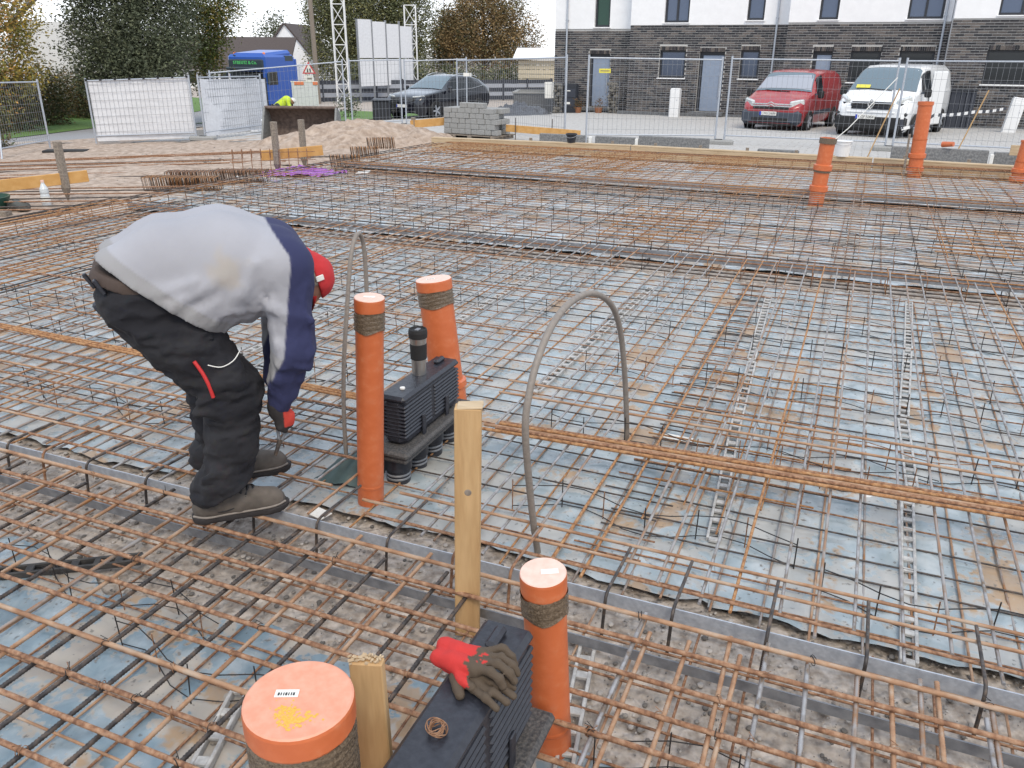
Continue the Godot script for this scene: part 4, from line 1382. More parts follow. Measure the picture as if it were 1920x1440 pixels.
# ------------------------------------------------------------------ far edge of the slab
func edge_of_slab() -> void:
	var A := V(-7.9, 0.14, -14.72)
	var K := [V(-7.9, 0.07, -14.85), V(-3.9, 0.08, -15.05), V(0.2, 0.08, -14.9), V(4.8, 0.08, -14.55)]
	for i in 3:
		var fb := thing("formwork_board", "long pale timber formwork board closing the slab, %s piece" % ["pallet side", "middle", "orange pipe side"][i], "board", K[i])
		part(fb, "board", MB.new().bar(V(0, 0, 0), K[i + 1] - K[i] - V(0.02, 0, 0), 0.045, 0.2, Vector3.UP, 0.004), M.wood_along)
		part(fb, "top_lath", MB.new().bar(V(0, 0.113, -0.05), K[i + 1] - K[i] - V(0.02, -0.113, 0.05), 0.15, 0.025, Vector3.UP, 0.004), M.wood_along)
		for k in 5:
			var p: Vector3 = (K[i + 1] - K[i]) * (0.1 + 0.2 * k)
			part(fb, "stake", MB.new().box(p + V(0, 0.0, -0.17), V(0.05, 0.34, 0.04)), M.wood_old)
	# loose kerb slabs standing behind the board
	for q in [[-5.55, -15.95, 0.95, 0.30, "behind the black bucket"], [-4.46, -15.95, 0.80, 0.30, "between the two plastic fence posts"], [-3.32, -15.95, 1.34, 0.34, "widest, next to the middle fence foot"], [1.22, -16.1, 1.5, 0.34, "behind the tall orange pipe"], [2.9, -16.1, 1.7, 0.32, "behind the last orange pipe"], [-1.45, -16.5, 0.75, 0.16, "low, before the red van"]]:
		var ks := thing("kerb_slab", "grey weathered concrete kerb slab %s" % q[4], "kerb slab", G(q[0], q[1]), rng.randf_range(-.02, .02), "kerb slabs behind the formwork")
		part(ks, "slab", MB.new().box(V(0, q[3] * 0.5 - 0.02, 0), V(q[2], q[3], 0.09), Basis.IDENTITY, 0.012), M.slab_stone)
		part(ks, "footing", MB.new().box(V(0, 0.03, -0.1), V(q[2] * 0.9, 0.08, 0.2), Basis.IDENTITY, 0.02), M.concrete)
	for q in [[-4.96, -15.93], [-4.03, -15.93], [2.02, -16.05]]:
		one("marker_block", "small white spacer block between kerb slabs", "block", MB.new().box(V(0, 0.13, 0), V(0.06, 0.26, 0.06), Basis.IDENTITY, 0.006), M.foam_white, G(q[0], q[1]), Vector3.ZERO, "white blocks between kerb slabs")
	pail("bucket", "black mortar bucket on the formwork board edge", V(-5.05, 0.205, -15.03), 0.10, 0.075, 0.16, "frame_dark")
	pail("bucket", "white paint bucket with drips on the formwork board edge", V(-0.30, 0.205, -14.97), 0.135, 0.11, 0.25, "white_paint")
	# orange plastic pipes in the far field
	var p1 := thing("drain_pipe", "tilted orange drain pipe with coupling and cord in the far mesh field", "pipe", V(-0.44, 0.0, -11.02))
	p1.rotation.z = -0.05
	far_pipe(p1, 0.10, 0.82, true)
	part(p1, "cord", MB.new().tube([V(0.085, 0.82, 0.05), V(0.2, 0.95, 0.02), V(0.62, 1.55, -0.1)], 0.006, 5), M.paper)
	var p2 := thing("drain_pipe", "tall orange drain pipe with collar behind the formwork lap mat", "pipe", V(0.80, 0.0, -14.3))
	p2.rotation.z = 0.02
	far_pipe(p2, 0.112, 1.12, false)
	part(p2, "support_lath", MB.new().box(V(-0.15, 0.3, 0), V(0.03, 0.7, 0.05)), M.wood_old)
	var p3 := thing("drain_pipe", "short orange drain pipe leaning at the end of formwork board", "pipe", V(2.19, 0.0, -14.3))
	p3.rotation.z = -0.06
	far_pipe(p3, 0.10, 0.62, false)
	one("pipe_offcut", "small orange pipe offcut lying on a kerb slab", "pipe", MB.new().tube([V(0, 0, 0), V(0.16, 0.02, 0.1)], [0.05, 0.04], 10), M.pipe, V(1.25, 0.36, -16.1))
	one("profile_board", "square end of a pale profile board beside the last orange pipe", "board", MB.new().box(V(0, 0, 0), V(0.5, 0.16, 0.03), Basis.IDENTITY, 0.004), M.wood_along, V(2.45, 0.36, -15.6))
	for q in [[0.1, -17.0, -0.34, "before the red van"], [1.55, -17.3, -0.35, "beside the tall orange pipe"]]:
		one("wooden_stick", "thin pale stick leaning %s" % q[3], "stick", MB.new().tube([V(0, 0, 0), V(0.36, 1.25, 0)], 0.012, 5), M.wood, G(q[0], q[1]), V(0, 0.1, 0), "sticks")

func far_pipe(t: Node3D, r: float, h: float, joint: bool) -> void:
	part(t, "lower_pipe", MB.new().lathe([Vector2(r * 0.92, -0.02), Vector2(r * 0.92, h * 0.5), Vector2(r * 0.98, h * 0.52)], Vector3.ZERO, 20), M.pipe)
	part(t, "upper_pipe", MB.new().lathe([Vector2(r * 0.90, h * 0.5), Vector2(r * 0.90, h * 0.95), Vector2(r * 1.0, h * 0.955), Vector2(r * 1.0, h), Vector2(r * 0.8, h), Vector2(r * 0.8, h * 0.8), Vector2(0, h * 0.8)], Vector3.ZERO, 20), M.pipe)
	for y in ([0.26, 0.57] if joint else [0.12, 0.30]):
		part(t, "collar", MB.new().lathe([Vector2(r * 0.9, y * h - 0.04), Vector2(r * 1.12, y * h - 0.03), Vector2(r * 1.12, y * h + 0.03), Vector2(r * 0.9, y * h + 0.04)], Vector3.ZERO, 20), M.pipe)
	if joint:
		part(t, "tape_wrap", MB.new().lathe([Vector2(r * 1.02, h * 0.5), Vector2(r * 1.02, h * 0.56)], Vector3.ZERO, 20), M.tape)
		part(t, "top_wrap", MB.new().lathe([Vector2(r * 1.03, h * 0.92), Vector2(r * 1.03, h)], Vector3.ZERO, 20), M.tape)

func pail(nm: String, label: String, at: Vector3, r1: float, r0: float, h: float, mt: String) -> void:
	var t := thing(nm, label, "bucket", at)
	part(t, "shell", MB.new().lathe([Vector2(0, 0), Vector2(r0, 0), Vector2(r1, h), Vector2(r1 - 0.006, h), Vector2(r0 - 0.006, 0.01), Vector2(0, 0.01)], Vector3.ZERO, 20), M[mt])
	part(t, "rim", MB.new().lathe([Vector2(r1 + 0.008, h - 0.02), Vector2(r1 + 0.012, h - 0.005), Vector2(r1, h + 0.003)], Vector3.ZERO, 20), M[mt])
	var pts := []
	for i in 9:
		var a := PI * i / 8.0
		pts.append(V(-cos(a) * (r1 + 0.01), h - 0.02 - sin(a) * 0.05, sin(a) * r1 * 1.05))
	part(t, "handle", MB.new().tube(pts, 0.003, 5), M.zinc)

# ------------------------------------------------------------------ site fences
func site_fence(label: String, a: Vector3, b: Vector3, h: float, tarp := false, wires := true, grp := "mobile site fence panels") -> void:
	var t := thing("site_fence", label, "fence", a, 0.0, grp)
	var d := b - a
	var r := 0.021
	for e in [V(0, 0, 0), d]:
		part(t, "post", MB.new().tube([e + V(0, 0.03, 0), e + V(0, h, 0)], r, 8), M.zinc)
	for y in [0.2, h - 0.06]:
		part(t, "rail", MB.new().tube([V(0, y, 0), d + V(0, y, 0)], r * 0.75, 7), M.zinc)
	if not wires:
		return
	var w := MB.new()
	var n := int(d.length() / 0.1)
	var dn := d.normalized()
	for i in n:
		var p := d * ((i + 0.5) / n)
		w.box(p + V(0, (h + 0.14) * 0.5, 0), V(0.0038, h - 0.26, 0.0038))
	for k in 7:
		var y := 0.2 + (h - 0.26) * (k + 0.5) / 7.0
		w.bar(V(0, y, 0), d + V(0, y, 0), 0.0045, 0.0045)
	var o := part(t, "wire_infill", w, M.zinc_dull)
	o.set_meta("kind", "stuff")
func fence_foot(at: Vector3, turn: float, label: String) -> void:
	var t := thing("concrete_base", label, "fence foot", at, turn, "fence feet")
	part(t, "block", MB.new().box(V(0, 0.06, 0), V(0.62, 0.12, 0.22), Basis.IDENTITY, 0.03), M.concrete)
	part(t, "socket", MB.new().box(V(0, 0.125, 0), V(0.16, 0.012, 0.08), Basis.IDENTITY, 0.003), M.rubber)
func banner(label: String, a: Vector3, b: Vector3, y0: float, y1: float) -> void:
	var t := thing("privacy_tarp", label, "tarp", a, 0, "white tarps on the fence")
	var d := b - a
	var side := d.cross(Vector3.UP).normalized() * -1.0
	if side.dot(V(0, 1.0, 0) - a) < 0.0:
		side = -side
	var g := []
	for j in 15:
		var row := []
		for i in 27:
			var u := i / 26.0
			var w := j / 14.0
			nz.frequency = 1.7
			var k := 0.02 * nz.get_noise_2d(u * 2.6 + w * 1.3 + a.x, w * 1.2) + 0.012 * sin((u - w * 0.4) * 11.0)
			row.append(d * u + V(0, lerpf(y0, y1 - 0.02 * sin(u * PI) - 0.02 * absf(sin(u * 19.0)), w), 0) + side * (k * 0.6 + (-0.055 if d.length() < 2.5 else 0.03)))
		g.append(row)
	part(t, "cloth", MB.new().grid(g, false), M.tarp_white)
	var ey := MB.new()
	for i in 8:
		part(t, "cable_tie", MB.new().box(d * (i / 7.0) + V(0, y1, 0) + side * 0.02, V(0.02, 0.05, 0.05)), M.rubber)

func fences() -> void:
	# along the yard
	site_fence("open fence panel left of the wide gap before the end house", V(-10.3, -0.17, -20.9), V(-6.02, -0.05, -17.45), 1.78)
	site_fence("open fence panel with yellow plate before the end house", V(-5.49, -0.05, -17.31), V(-2.98, -0.07, -18.62), 1.78)
	site_fence("open fence panel before the parked red van", V(-2.80, -0.07, -18.72), V(0.42, -0.08, -18.92), 1.8)
	site_fence("open fence panel before the parked white van", V(0.56, -0.08, -18.92), V(4.2, -0.06, -18.4), 1.8)
	site_fence("open fence panel before the dark car", V(-12.07, -0.25, -21.2), V(-10.5, -0.19, -21.9), 1.83)
	site_fence("open fence panel with middle rail before the lawn", V(-13.15, -0.28, -20.1), V(-12.15, -0.25, -21.1), 1.86)
	site_fence("open fence panel before the blue truck", V(-15.6, -0.58, -17.45), V(-13.3, -0.3, -20.0), 1.86)
	for q in [[-5.75, -17.4, 0.2, "below the yellow plate"], [-2.9, -18.6, 0.0, "between second and third kerb slab"], [0.5, -18.9, 0.0, "before the white van"], [-14.7, -15.95, 0.3, "below the white banner corner"], [-10.4, -21.4, 0.3, "behind the paver stack"], [-12.1, -21.1, 0.6, "behind the sand pile"]]:
		fence_foot(G(q[0], q[1]), q[2], "grey concrete fence foot %s" % q[3])
	var yp := thing("warning_plate", "small yellow plate hung on the fence before the first door", "sign", V(-5.18, 1.42, -17.45), 0.3)
	part(yp, "plate", MB.new().box(V(0, 0, 0), V(0.24, 0.085, 0.006), Basis.IDENTITY, 0.002), M.yellow_plate)
	part(yp, "print", MB.new().box(V(0, 0, 0.004), V(0.19, 0.02, 0.002)), M.wood_old)
	one("white_plate", "blank white plate hung on the fence before the dark car's window", "sign", MB.new().box(V(0, 0, 0), V(0.22, 0.085, 0.006), Basis.IDENTITY, 0.002), M.paper, V(-9.75, 1.22, -20.4), V(0, 0.6, 0))
	# left
	site_fence("fence panel with slanting strut by the road bushes", V(-15.6, -0.31, -10.6), V(-17.3, -0.39, -13.85), 1.52)
	one("fence_strut", "thin white strut propping the fence panel by the bushes", "strut", MB.new().tube([V(0, 0.75, 0), V(0.28, 0.0, 0.3)], 0.018, 6), M.zinc, V(-16.2, -0.35, -11.9))
	site_fence("leaning fence panel carrying the large white banner", V(-17.0, -0.37, -14.88), V(-14.85, -0.28, -15.9), 1.5, true, true)
	banner("large wrinkled white banner on the leaning fence panel", V(-16.95, -0.37, -14.86), V(-14.88, -0.28, -15.88), 0.08, 1.46)
	site_fence("fence panel carrying the narrow white tarp before the truck", V(-14.72, -0.28, -16.05), V(-15.2, -0.32, -18.9), 1.5, true)
	banner("narrow white tarp on the fence before the blue truck", V(-14.75, -0.28, -16.1), V(-15.25, -0.32, -18.8), 0.1, 1.42)
	# second, wire mesh fence with slatted white screen behind
	var ws := thing("screen_fence", "white slatted screen fence with dark post before the truck", "fence", V(-17.3, -0.45, -19.4))
	var e := V(-1.0, -0.1, -3.6)
	for i in 3:
		part(ws, "post", MB.new().box(e * (i / 2.0) + V(0, 0.75, 0), V(0.07, 1.5, 0.07)), M.fence_slate)
	for i in 26:
		part(ws, "slat", MB.new().box(e * ((i + 0.5) / 26.0) + V(0, 0.85, 0), V(0.02, 1.2, 0.19), Basis.from_euler(V(0, 0.22, 0))), M.tarp_white)
	one("low_wall", "low pale plastered wall with dark kerb in front of the truck", "wall", MB.new().bar(V(-15.9, -0.22, -19.3), V(-17.2, -0.25, -25.3), 0.25, 0.3, Vector3.UP, 0.01), M.render_white)

# ------------------------------------------------------------------ vehicles
# sections: [z, bottom, belt, top, half width low, half width belt, half width top]
func car_ring(q: Array) -> Array:
	var hp := [Vector2(q[4] * 0.93, q[1]), Vector2(q[4], q[1] + 0.1), Vector2(q[5], lerpf(q[1], q[2], 0.6)), Vector2(q[5] * 0.99, q[2]), Vector2(lerpf(q[5], q[6], 0.85), lerpf(q[2], q[3], 0.8)), Vector2(q[6] * 0.86, q[3] - 0.015), Vector2(q[6] * 0.45, q[3] + 0.005)]
	var r := []
	for p in hp:
		r.append(V(-p.x, p.y, q[0]))
	hp.reverse()
	for p in hp:
		r.append(V(p.x, p.y, q[0]))
	return r
func car_pt(rings: Array, i: float, j: float) -> Vector3:
	var i0 := clampi(int(i), 0, rings.size() - 2)
	var j0 := clampi(int(j), 0, rings[0].size() - 2)
	var a: Vector3 = rings[i0][j0].lerp(rings[i0][j0 + 1], j - j0)
	var b: Vector3 = rings[i0 + 1][j0].lerp(rings[i0 + 1][j0 + 1], j - j0)
	return a.lerp(b, i - i0)
# a patch lying on the body between four (section, ring) corners
func car_patch(rings: Array, c: Array, lift: float, n := 8) -> MB:
	var g := []
	for i in n + 1:
		var row := []
		for j in n + 1:
			var u := float(i) / n
			var w := float(j) / n
			var q: Vector2 = (c[0] as Vector2).lerp(c[1], w).lerp((c[3] as Vector2).lerp(c[2], w), u)
			var p := car_pt(rings, q.x, q.y)
			var du := car_pt(rings, q.x + 0.02, q.y) - car_pt(rings, q.x - 0.02, q.y)
			var dv := car_pt(rings, q.x, q.y + 0.05) - car_pt(rings, q.x, q.y - 0.05)
			var nn := dv.cross(du).normalized()
			if nn.dot(p - V(0, 0.7, 0)) < 0.0:
				nn = -nn
			row.append(p + nn * lift)
		g.append(row)
	var mb := MB.new()
	var t: Vector3 = (g[0][n] - g[0][0]).cross(g[n][0] - g[0][0])
	mb.grid(g, t.dot(g[n / 2][n / 2] - V(0, 0.6, 0)) < 0.0)
	return mb
func car_wheel(t: Node3D, at: Vector3, r: float, w: float, out: float) -> void:
	var b := Basis.from_euler(V(0, 0, PI / 2))
	var wl := part(t, "wheel", MB.new().lathe([Vector2(r * 0.62, -w * 0.5), Vector2(r * 0.94, -w * 0.5), Vector2(r, -w * 0.36), Vector2(r, w * 0.36), Vector2(r * 0.94, w * 0.5), Vector2(r * 0.62, w * 0.5)], at, 22, b), M.rubber)
	part(wl, "rim", MB.new().lathe([Vector2(r * 0.64, -w * 0.4), Vector2(r * 0.6, w * 0.3 * 0), Vector2(r * 0.64, w * 0.4)], at, 18, b), M.zinc_dull)
	for k in 5:
		var a := TAU * k / 5.0
		part(wl, "spoke", MB.new().bar(at + V(out * w * 0.4, 0, 0), at + V(out * w * 0.42, sin(a) * r * 0.62, cos(a) * r * 0.62), 0.03, 0.055), M.zinc)
func car_shell(t: Node3D, rings: Array, mt: Material) -> void:
	var mb := MB.new()
	mb.grid(rings, true)
	var c := MB.new()
	for e in [0, rings.size() - 1]:
		mb.face(rings[e], V(0, 0, 1) if e == 0 else V(0, 0, -1))
	if mb.n[mb.v.size() / 2].y < -0.2:
		mb = MB.new()
		mb.grid(rings, false)
		for e in [0, rings.size() - 1]:
			mb.face(rings[e], V(0, 0, 1) if e == 0 else V(0, 0, -1))
	part(t, "body", mb, mt)
func plate(t: Node3D, at: Vector3, txt: String, w := 0.46) -> void:
	var p := part(t, "number_plate", MB.new().box(at, V(w, 0.1, 0.012), Basis.IDENTITY, 0.003), M.paper)
	part(p, "blue_field", MB.new().box(at + V(-w * 0.45, 0, 0.004), V(w * 0.1, 0.096, 0.008)), M.plate_blue)
	if txt:
		var tm := TextMesh.new()
		tm.text = txt
		tm.font_size = 40
		tm.pixel_size = 0.0021
		tm.depth = 0.003
		var f := SystemFont.new()
		f.font_names = PackedStringArray(["Droid Sans"])
		tm.font = f
		part(p, "lettering", tm, M.ink, at + V(w * 0.05, 0, 0.0085))
func mirror(t: Node3D, at: Vector3, s: float, mt: Material) -> void:
	var m := part(t, "wing_mirror", MB.new().box(at + V(s * 0.1, 0, 0), V(0.16, 0.2, 0.1), Basis.IDENTITY, 0.03), mt)
	part(m, "arm", MB.new().box(at, V(0.12, 0.04, 0.05)), M.bumper)

func vehicles() -> void:
	# ---- red van
	var t := thing("delivery_van", "red delivery van with grey bumper and covered windscreen by the brick house", "van", V(-2.05, -0.225, -26.25), deg_to_rad(-12.0))
	var S := [[2.02, .24, .60, .66, .60, .62, .58], [1.96, .20, .66, .72, .74, .76, .70], [1.78, .18, .74, .86, .80, .83, .74], [1.45, .18, .86, .96, .82, .85, .76], [1.15, .2, .92, 1.02, .82, .86, .77], [0.82, .2, .95, 1.28, .82, .86, .72], [0.52, .2, .97, 1.50, .82, .86, .70], [0.20, .2, .98, 1.58, .82, .86, .71], [-0.7, .2, 1.0, 1.60, .82, .86, .72], [-1.6, .2, 1.0, 1.57, .82, .86, .72], [-1.95, .24, 1.0, 1.5, .80, .84, .70], [-2.03, .3, .95, 1.3, .76, .8, .66]]
	var R := []
	for q in S:
		R.append(car_ring(q))
	car_shell(t, R, M.van_red)
	var ws := part(t, "windscreen", car_patch(R, [Vector2(6.2, 4.6), Vector2(6.2, 8.4), Vector2(4.15, 9.0), Vector2(4.15, 4.0)], 0.012), M.car_glass)
	part(ws, "sun_shade", car_patch(R, [Vector2(5.5, 4.6), Vector2(5.9, 8.2), Vector2(4.3, 8.8), Vector2(4.3, 4.2)], 0.018), M.fence_pale)
	for s in [0, 1]:
		var j0 := 9.15 if s else 3.85
		var j1 := 10.0 if s else 3.0
		part(t, "side_window", car_patch(R, [Vector2(5.6, j0 - (0.35 if s else -0.35)), Vector2(5.2, j1 - (0.05 if s else -0.05)), Vector2(7.0, j1), Vector2(7.0, j0 - (0.2 if s else -0.2))], 0.01), M.glass_dark)
	var bm := part(t, "bumper", MB.new().box(V(0, 0.40, 1.90), V(1.62, 0.40, 0.30), Basis.IDENTITY, 0.09), M.bumper)
	part(bm, "air_intake", MB.new().box(V(0, 0.34, 2.045), V(1.0, 0.1, 0.02), Basis.IDENTITY, 0.005), M.rubber)
	part(bm, "lower_lip", MB.new().box(V(0, 0.22, 1.97), V(1.3, 0.06, 0.14), Basis.IDENTITY, 0.02), M.rubber)
	part(t, "grille", MB.new().box(V(0, 0.64, 2.01), V(0.98, 0.06, 0.06), Basis.IDENTITY, 0.01), M.rubber)
	for s in [-1.0, 1.0]:
		part(t, "headlight", MB.new().bar(V(s * 0.5, 0.735, 1.97), V(s * 0.80, 0.80, 1.74), 0.10, 0.17, Vector3.UP, 0.03), M.lamp_glass)
		part(t, "trim_bar", MB.new().bar(V(s * 0.1, 0.742, 2.02), V(s * 0.55, 0.735, 1.99), 0.03, 0.035, Vector3.UP, 0.006), M.chrome)
		part(t, "trim_bar", MB.new().bar(V(s * 0.1, 0.69, 2.025), V(s * 0.55, 0.68, 1.995), 0.03, 0.03, Vector3.UP, 0.006), M.chrome)
		for y in [0.70, 0.76]:
			part(t, "chevron", MB.new().bar(V(0, y + 0.035, 2.045), V(s * 0.11, y - 0.02, 2.04), 0.02, 0.03, Vector3.UP, 0.004), M.chrome)
		mirror(t, V(s * 0.9, 0.98, 0.95), s, M.rubber)
		for z in [1.28, -1.2]:
			part(t, "wheel_arch", MB.new().lathe([Vector2(0, 0.0), Vector2(0.36, 0.0), Vector2(0.36, 0.03)], V(s * 0.815, 0.3, z), 20, Basis.from_euler(V(0, 0, -s * PI / 2))), M.rubber)
			car_wheel(t, V(s * 0.79, 0.29, z), 0.29, 0.19, s)
		part(t, "side_strip", MB.new().box(V(s * 0.855, 0.5, 0.05), V(0.02, 0.1, 1.7), Basis.IDENTITY, 0.005), M.bumper)
		part(t, "door_seam", MB.new().box(V(s * 0.862, 0.72, -0.02), V(0.006, 0.7, 0.008)), M.rubber)
	plate(t, V(-0.05, 0.50, 2.06), "L·HU 3499")
	part(t, "wiper", MB.new().tube([V(0.2, 1.035, 1.17), V(-0.5, 1.07, 1.10)], 0.012, 5), M.rubber)
	# ---- white van
	t = thing("transporter_van", "white transporter van with black bumper, open side door and diamond emblem", "van", V(0.62, -0.205, -25.25), deg_to_rad(-15.0))
	S = [[2.22, .28, .66, .78, .66, .68, .62], [2.17, .22, .74, .84, .80, .80, .72], [2.02, .2, .86, .96, .85, .86, .76], [1.72, .2, .98, 1.07, .86, .88, .77], [1.50, .2, 1.02, 1.13, .86, .89, .78], [1.15, .2, 1.05, 1.42, .86, .89, .76], [0.86, .2, 1.06, 1.64, .86, .89, .75], [0.55, .2, 1.07, 1.73, .86, .89, .75], [-0.6, .2, 1.08, 1.76, .86, .89, .76], [-2.0, .2, 1.08, 1.74, .86, .89, .76], [-2.3, .24, 1.08, 1.68, .85, .88, .75], [-2.36, .3, 1.0, 1.5, .8, .84, .7]]
	R = []
	for q in S:
		R.append(car_ring(q))
	car_shell(t, R, M.van_white)
	part(t, "windscreen", car_patch(R, [Vector2(6.35, 4.5), Vector2(6.35, 8.5), Vector2(4.1, 9.1), Vector2(4.1, 3.9)], 0.012), M.car_glass)
	for s in [0, 1]:
		var j0 := 9.15 if s else 3.85
		var j1 := 10.0 if s else 3.0
		part(t, "side_window", car_patch(R, [Vector2(5.6, j0 - (0.35 if s else -0.35)), Vector2(5.2, j1 - (0.05 if s else -0.05)), Vector2(7.3, j1), Vector2(7.3, j0 - (0.2 if s else -0.2))], 0.01), M.glass_dark)
	bm = part(t, "bumper", MB.new().box(V(0, 0.40, 2.09), V(1.70, 0.42, 0.32), Basis.IDENTITY, 0.09), M.rubber)
	for s in [-1.0, 1.0]:
		part(bm, "corner", MB.new().box(V(s * 0.72, 0.62, 2.06), V(0.24, 0.14, 0.26), Basis.IDENTITY, 0.05), M.rubber)
	part(t, "front_panel", MB.new().box(V(0, 0.655, 2.16), V(1.22, 0.12, 0.16), Basis.IDENTITY, 0.05), M.van_white)
	var gr := part(t, "grille", MB.new().box(V(0, 0.80, 2.19), V(1.0, 0.2, 0.08), Basis.IDENTITY, 0.03), M.rubber)
	for y in [0.74, 0.79]:
		part(gr, "bar", MB.new().box(V(0, y, 2.235), V(0.86, 0.012, 0.012)), M.bumper)
	part(gr, "chrome_bar", MB.new().box(V(0, 0.865, 2.225), V(1.1, 0.022, 0.03), Basis.IDENTITY, 0.005), M.chrome)
	var dm := MB.new()
	var c4 := [V(0, 0.965, 2.27), V(0.075, 0.85, 2.27), V(0, 0.735, 2.27), V(-0.075, 0.85, 2.27)]
	for k in 4:
		dm.bar(c4[k], c4[(k + 1) % 4], 0.03, 0.032, V(0, 0, 1), 0.006)
	part(t, "diamond_emblem", dm, M.chrome)
	for s in [-1.0, 1.0]:
		var hl := part(t, "headlight", MB.new().bar(V(s * 0.58, 0.86, 2.13), V(s * 0.83, 0.96, 1.84), 0.10, 0.2, Vector3.UP, 0.03), M.lamp_glass)
		part(hl, "dark_lens", MB.new().bar(V(s * 0.66, 0.84, 2.15), V(s * 0.82, 0.86, 1.98), 0.06, 0.06, Vector3.UP, 0.01), M.rubber)
		mirror(t, V(s * 0.93, 1.1, 1.2), s, M.rubber)
		for z in [1.45, -1.5]:
			part(t, "wheel_arch", MB.new().lathe([Vector2(0, 0.0), Vector2(0.38, 0.0), Vector2(0.38, 0.03)], V(s * 0.855, 0.3, z), 20, Basis.from_euler(V(0, 0, -s * PI / 2))), M.rubber)
			car_wheel(t, V(s * 0.83, 0.31, z), 0.31, 0.2, s)
	part(t, "open_door", MB.new().bar(V(0.93, 0.95, 0.45), V(1.12, 0.95, -0.2), 0.05, 1.3, Vector3.UP, 0.03), M.van_white)
	plate(t, V(-0.1, 0.545, 2.262), "L·QF 5064")
	part(t, "wiper", MB.new().tube([V(0.25, 1.15, 1.52), V(-0.6, 1.20, 1.44)], 0.012, 5), M.rubber)
	part(t, "dashboard_card", MB.new().box(V(-0.48, 1.235, 1.435), V(0.34, 0.1, 0.01), Basis.from_euler(V(-0.75, 0, 0))), M.yellow_plate)
	# ---- dark car
	t = thing("parked_car", "black sport utility car with silver roof rail on the paved yard", "car", V(-15.62, -0.62, -30.1), deg_to_rad(-9.0))
	t.scale = V(1.05, 1.05, 1.13)
	S = [[2.06, .26, .56, .64, .60, .62, .56], [2.0, .2, .68, .76, .76, .78, .70], [1.8, .2, .80, .88, .82, .84, .74], [1.3, .22, .88, .95, .84, .86, .75], [0.85, .24, .92, 1.02, .84, .86, .74], [0.45, .24, .94, 1.26, .84, .86, .66], [0.1, .24, .95, 1.44, .84, .86, .62], [-0.3, .24, .96, 1.50, .84, .86, .62], [-1.0, .24, 1.0, 1.48, .84, .87, .62], [-1.6, .26, 1.04, 1.36, .83, .86, .60], [-1.95, .3, 1.0, 1.12, .8, .84, .62], [-2.06, .34, .84, .9, .76, .8, .64]]
	R = []
	for q in S:
		R.append(car_ring(q))
	car_shell(t, R, M.car_black)
	part(t, "windscreen", car_patch(R, [Vector2(6.1, 4.6), Vector2(6.1, 8.4), Vector2(4.1, 9.0), Vector2(4.1, 4.0)], 0.01), M.car_glass)
	for s in [0, 1]:
		var sg := 1.0 if s else -1.0
		var j0 := 8.85 if s else 4.15
		var j1 := 9.95 if s else 3.05
		part(t, "side_window", car_patch(R, [Vector2(5.9, j0), Vector2(5.0, j1), Vector2(9.0, j1), Vector2(8.8, j0)], 0.008), M.glass_dark)
		part(t, "roof_rail", MB.new().tube([V(sg * .60, 1.44, 0.0), V(sg * .60, 1.53, -0.4), V(sg * .60, 1.51, -1.0), V(sg * .60, 1.40, -1.5)], 0.018, 6), M.chrome)
		part(t, "window_trim", MB.new().tube([V(sg * .845, .985, 0.5), V(sg * .86, 1.02, -0.9), V(sg * .84, 1.12, -1.62)], 0.01, 5), M.chrome)
		part(t, "headlight", MB.new().bar(V(sg * 0.42, 0.80, 1.98), V(sg * 0.78, 0.83, 1.78), 0.08, 0.05, Vector3.UP, 0.01), M.lamp_glass)
		part(t, "fog_lamp", MB.new().bar(V(sg * 0.62, 0.56, 2.02), V(sg * 0.76, 0.60, 1.92), 0.05, 0.14, Vector3.UP, 0.02), M.lamp_glass)
		mirror(t, V(sg * 0.88, 1.02, 0.62), sg, M.car_black)
		for z in [1.3, -1.22]:
			part(t, "wheel_arch", MB.new().lathe([Vector2(0, 0.0), Vector2(0.40, 0.0), Vector2(0.40, 0.03)], V(sg * 0.835, 0.34, z), 20, Basis.from_euler(V(0, 0, -sg * PI / 2))), M.rubber)
			car_wheel(t, V(sg * 0.82, 0.33, z), 0.33, 0.2, sg)
	var gl := part(t, "grille", MB.new().box(V(0, 0.66, 2.0), V(1.1, 0.24, 0.1), Basis.IDENTITY, 0.03), M.rubber)
	for k in 4:
		part(gl, "bar", MB.new().box(V(0, 0.58 + k * 0.055, 2.055), V(0.95, 0.012, 0.01)), M.zinc_dull)
	part(t, "skid_plate", MB.new().box(V(0, 0.32, 2.0), V(1.2, 0.05, 0.12), Basis.IDENTITY, 0.015), M.chrome)
	plate(t, V(0, 0.50, 2.09), "")
	# ---- blue truck
	t = thing("truck", "blue truck cab with dark visor and green lettering behind the tarps", "truck", V(-27.3, -1.0, -33.9), deg_to_rad(4.0))
	part(t, "cab", MB.new().box(V(0, 1.45, -0.35), V(2.05, 2.3, 2.6), Basis.IDENTITY, 0.12), M.truck_blue)
	part(t, "roof_spoiler", MB.new().bar(V(0, 2.5, 0.75), V(0, 2.66, -1.5), 1.85, 0.3, Vector3.UP, 0.12), M.truck_blue)
	part(t, "visor_panel", MB.new().box(V(0, 2.18, 0.93), V(1.9, 0.42, 0.14), Basis.IDENTITY, 0.05), M.truck_dark)
	part(t, "sun_visor", MB.new().box(V(0, 1.98, 1.08), V(1.96, 0.14, 0.3), Basis.IDENTITY, 0.05), M.truck_dark)
	part(t, "windscreen", MB.new().box(V(0, 1.5, 0.945), V(1.8, 0.72, 0.04), Basis.IDENTITY, 0.02), M.glass_dark)
	part(t, "side_window", MB.new().box(V(1.015, 1.55, 0.35), V(0.04, 0.6, 0.75), Basis.IDENTITY, 0.02), M.glass_dark)
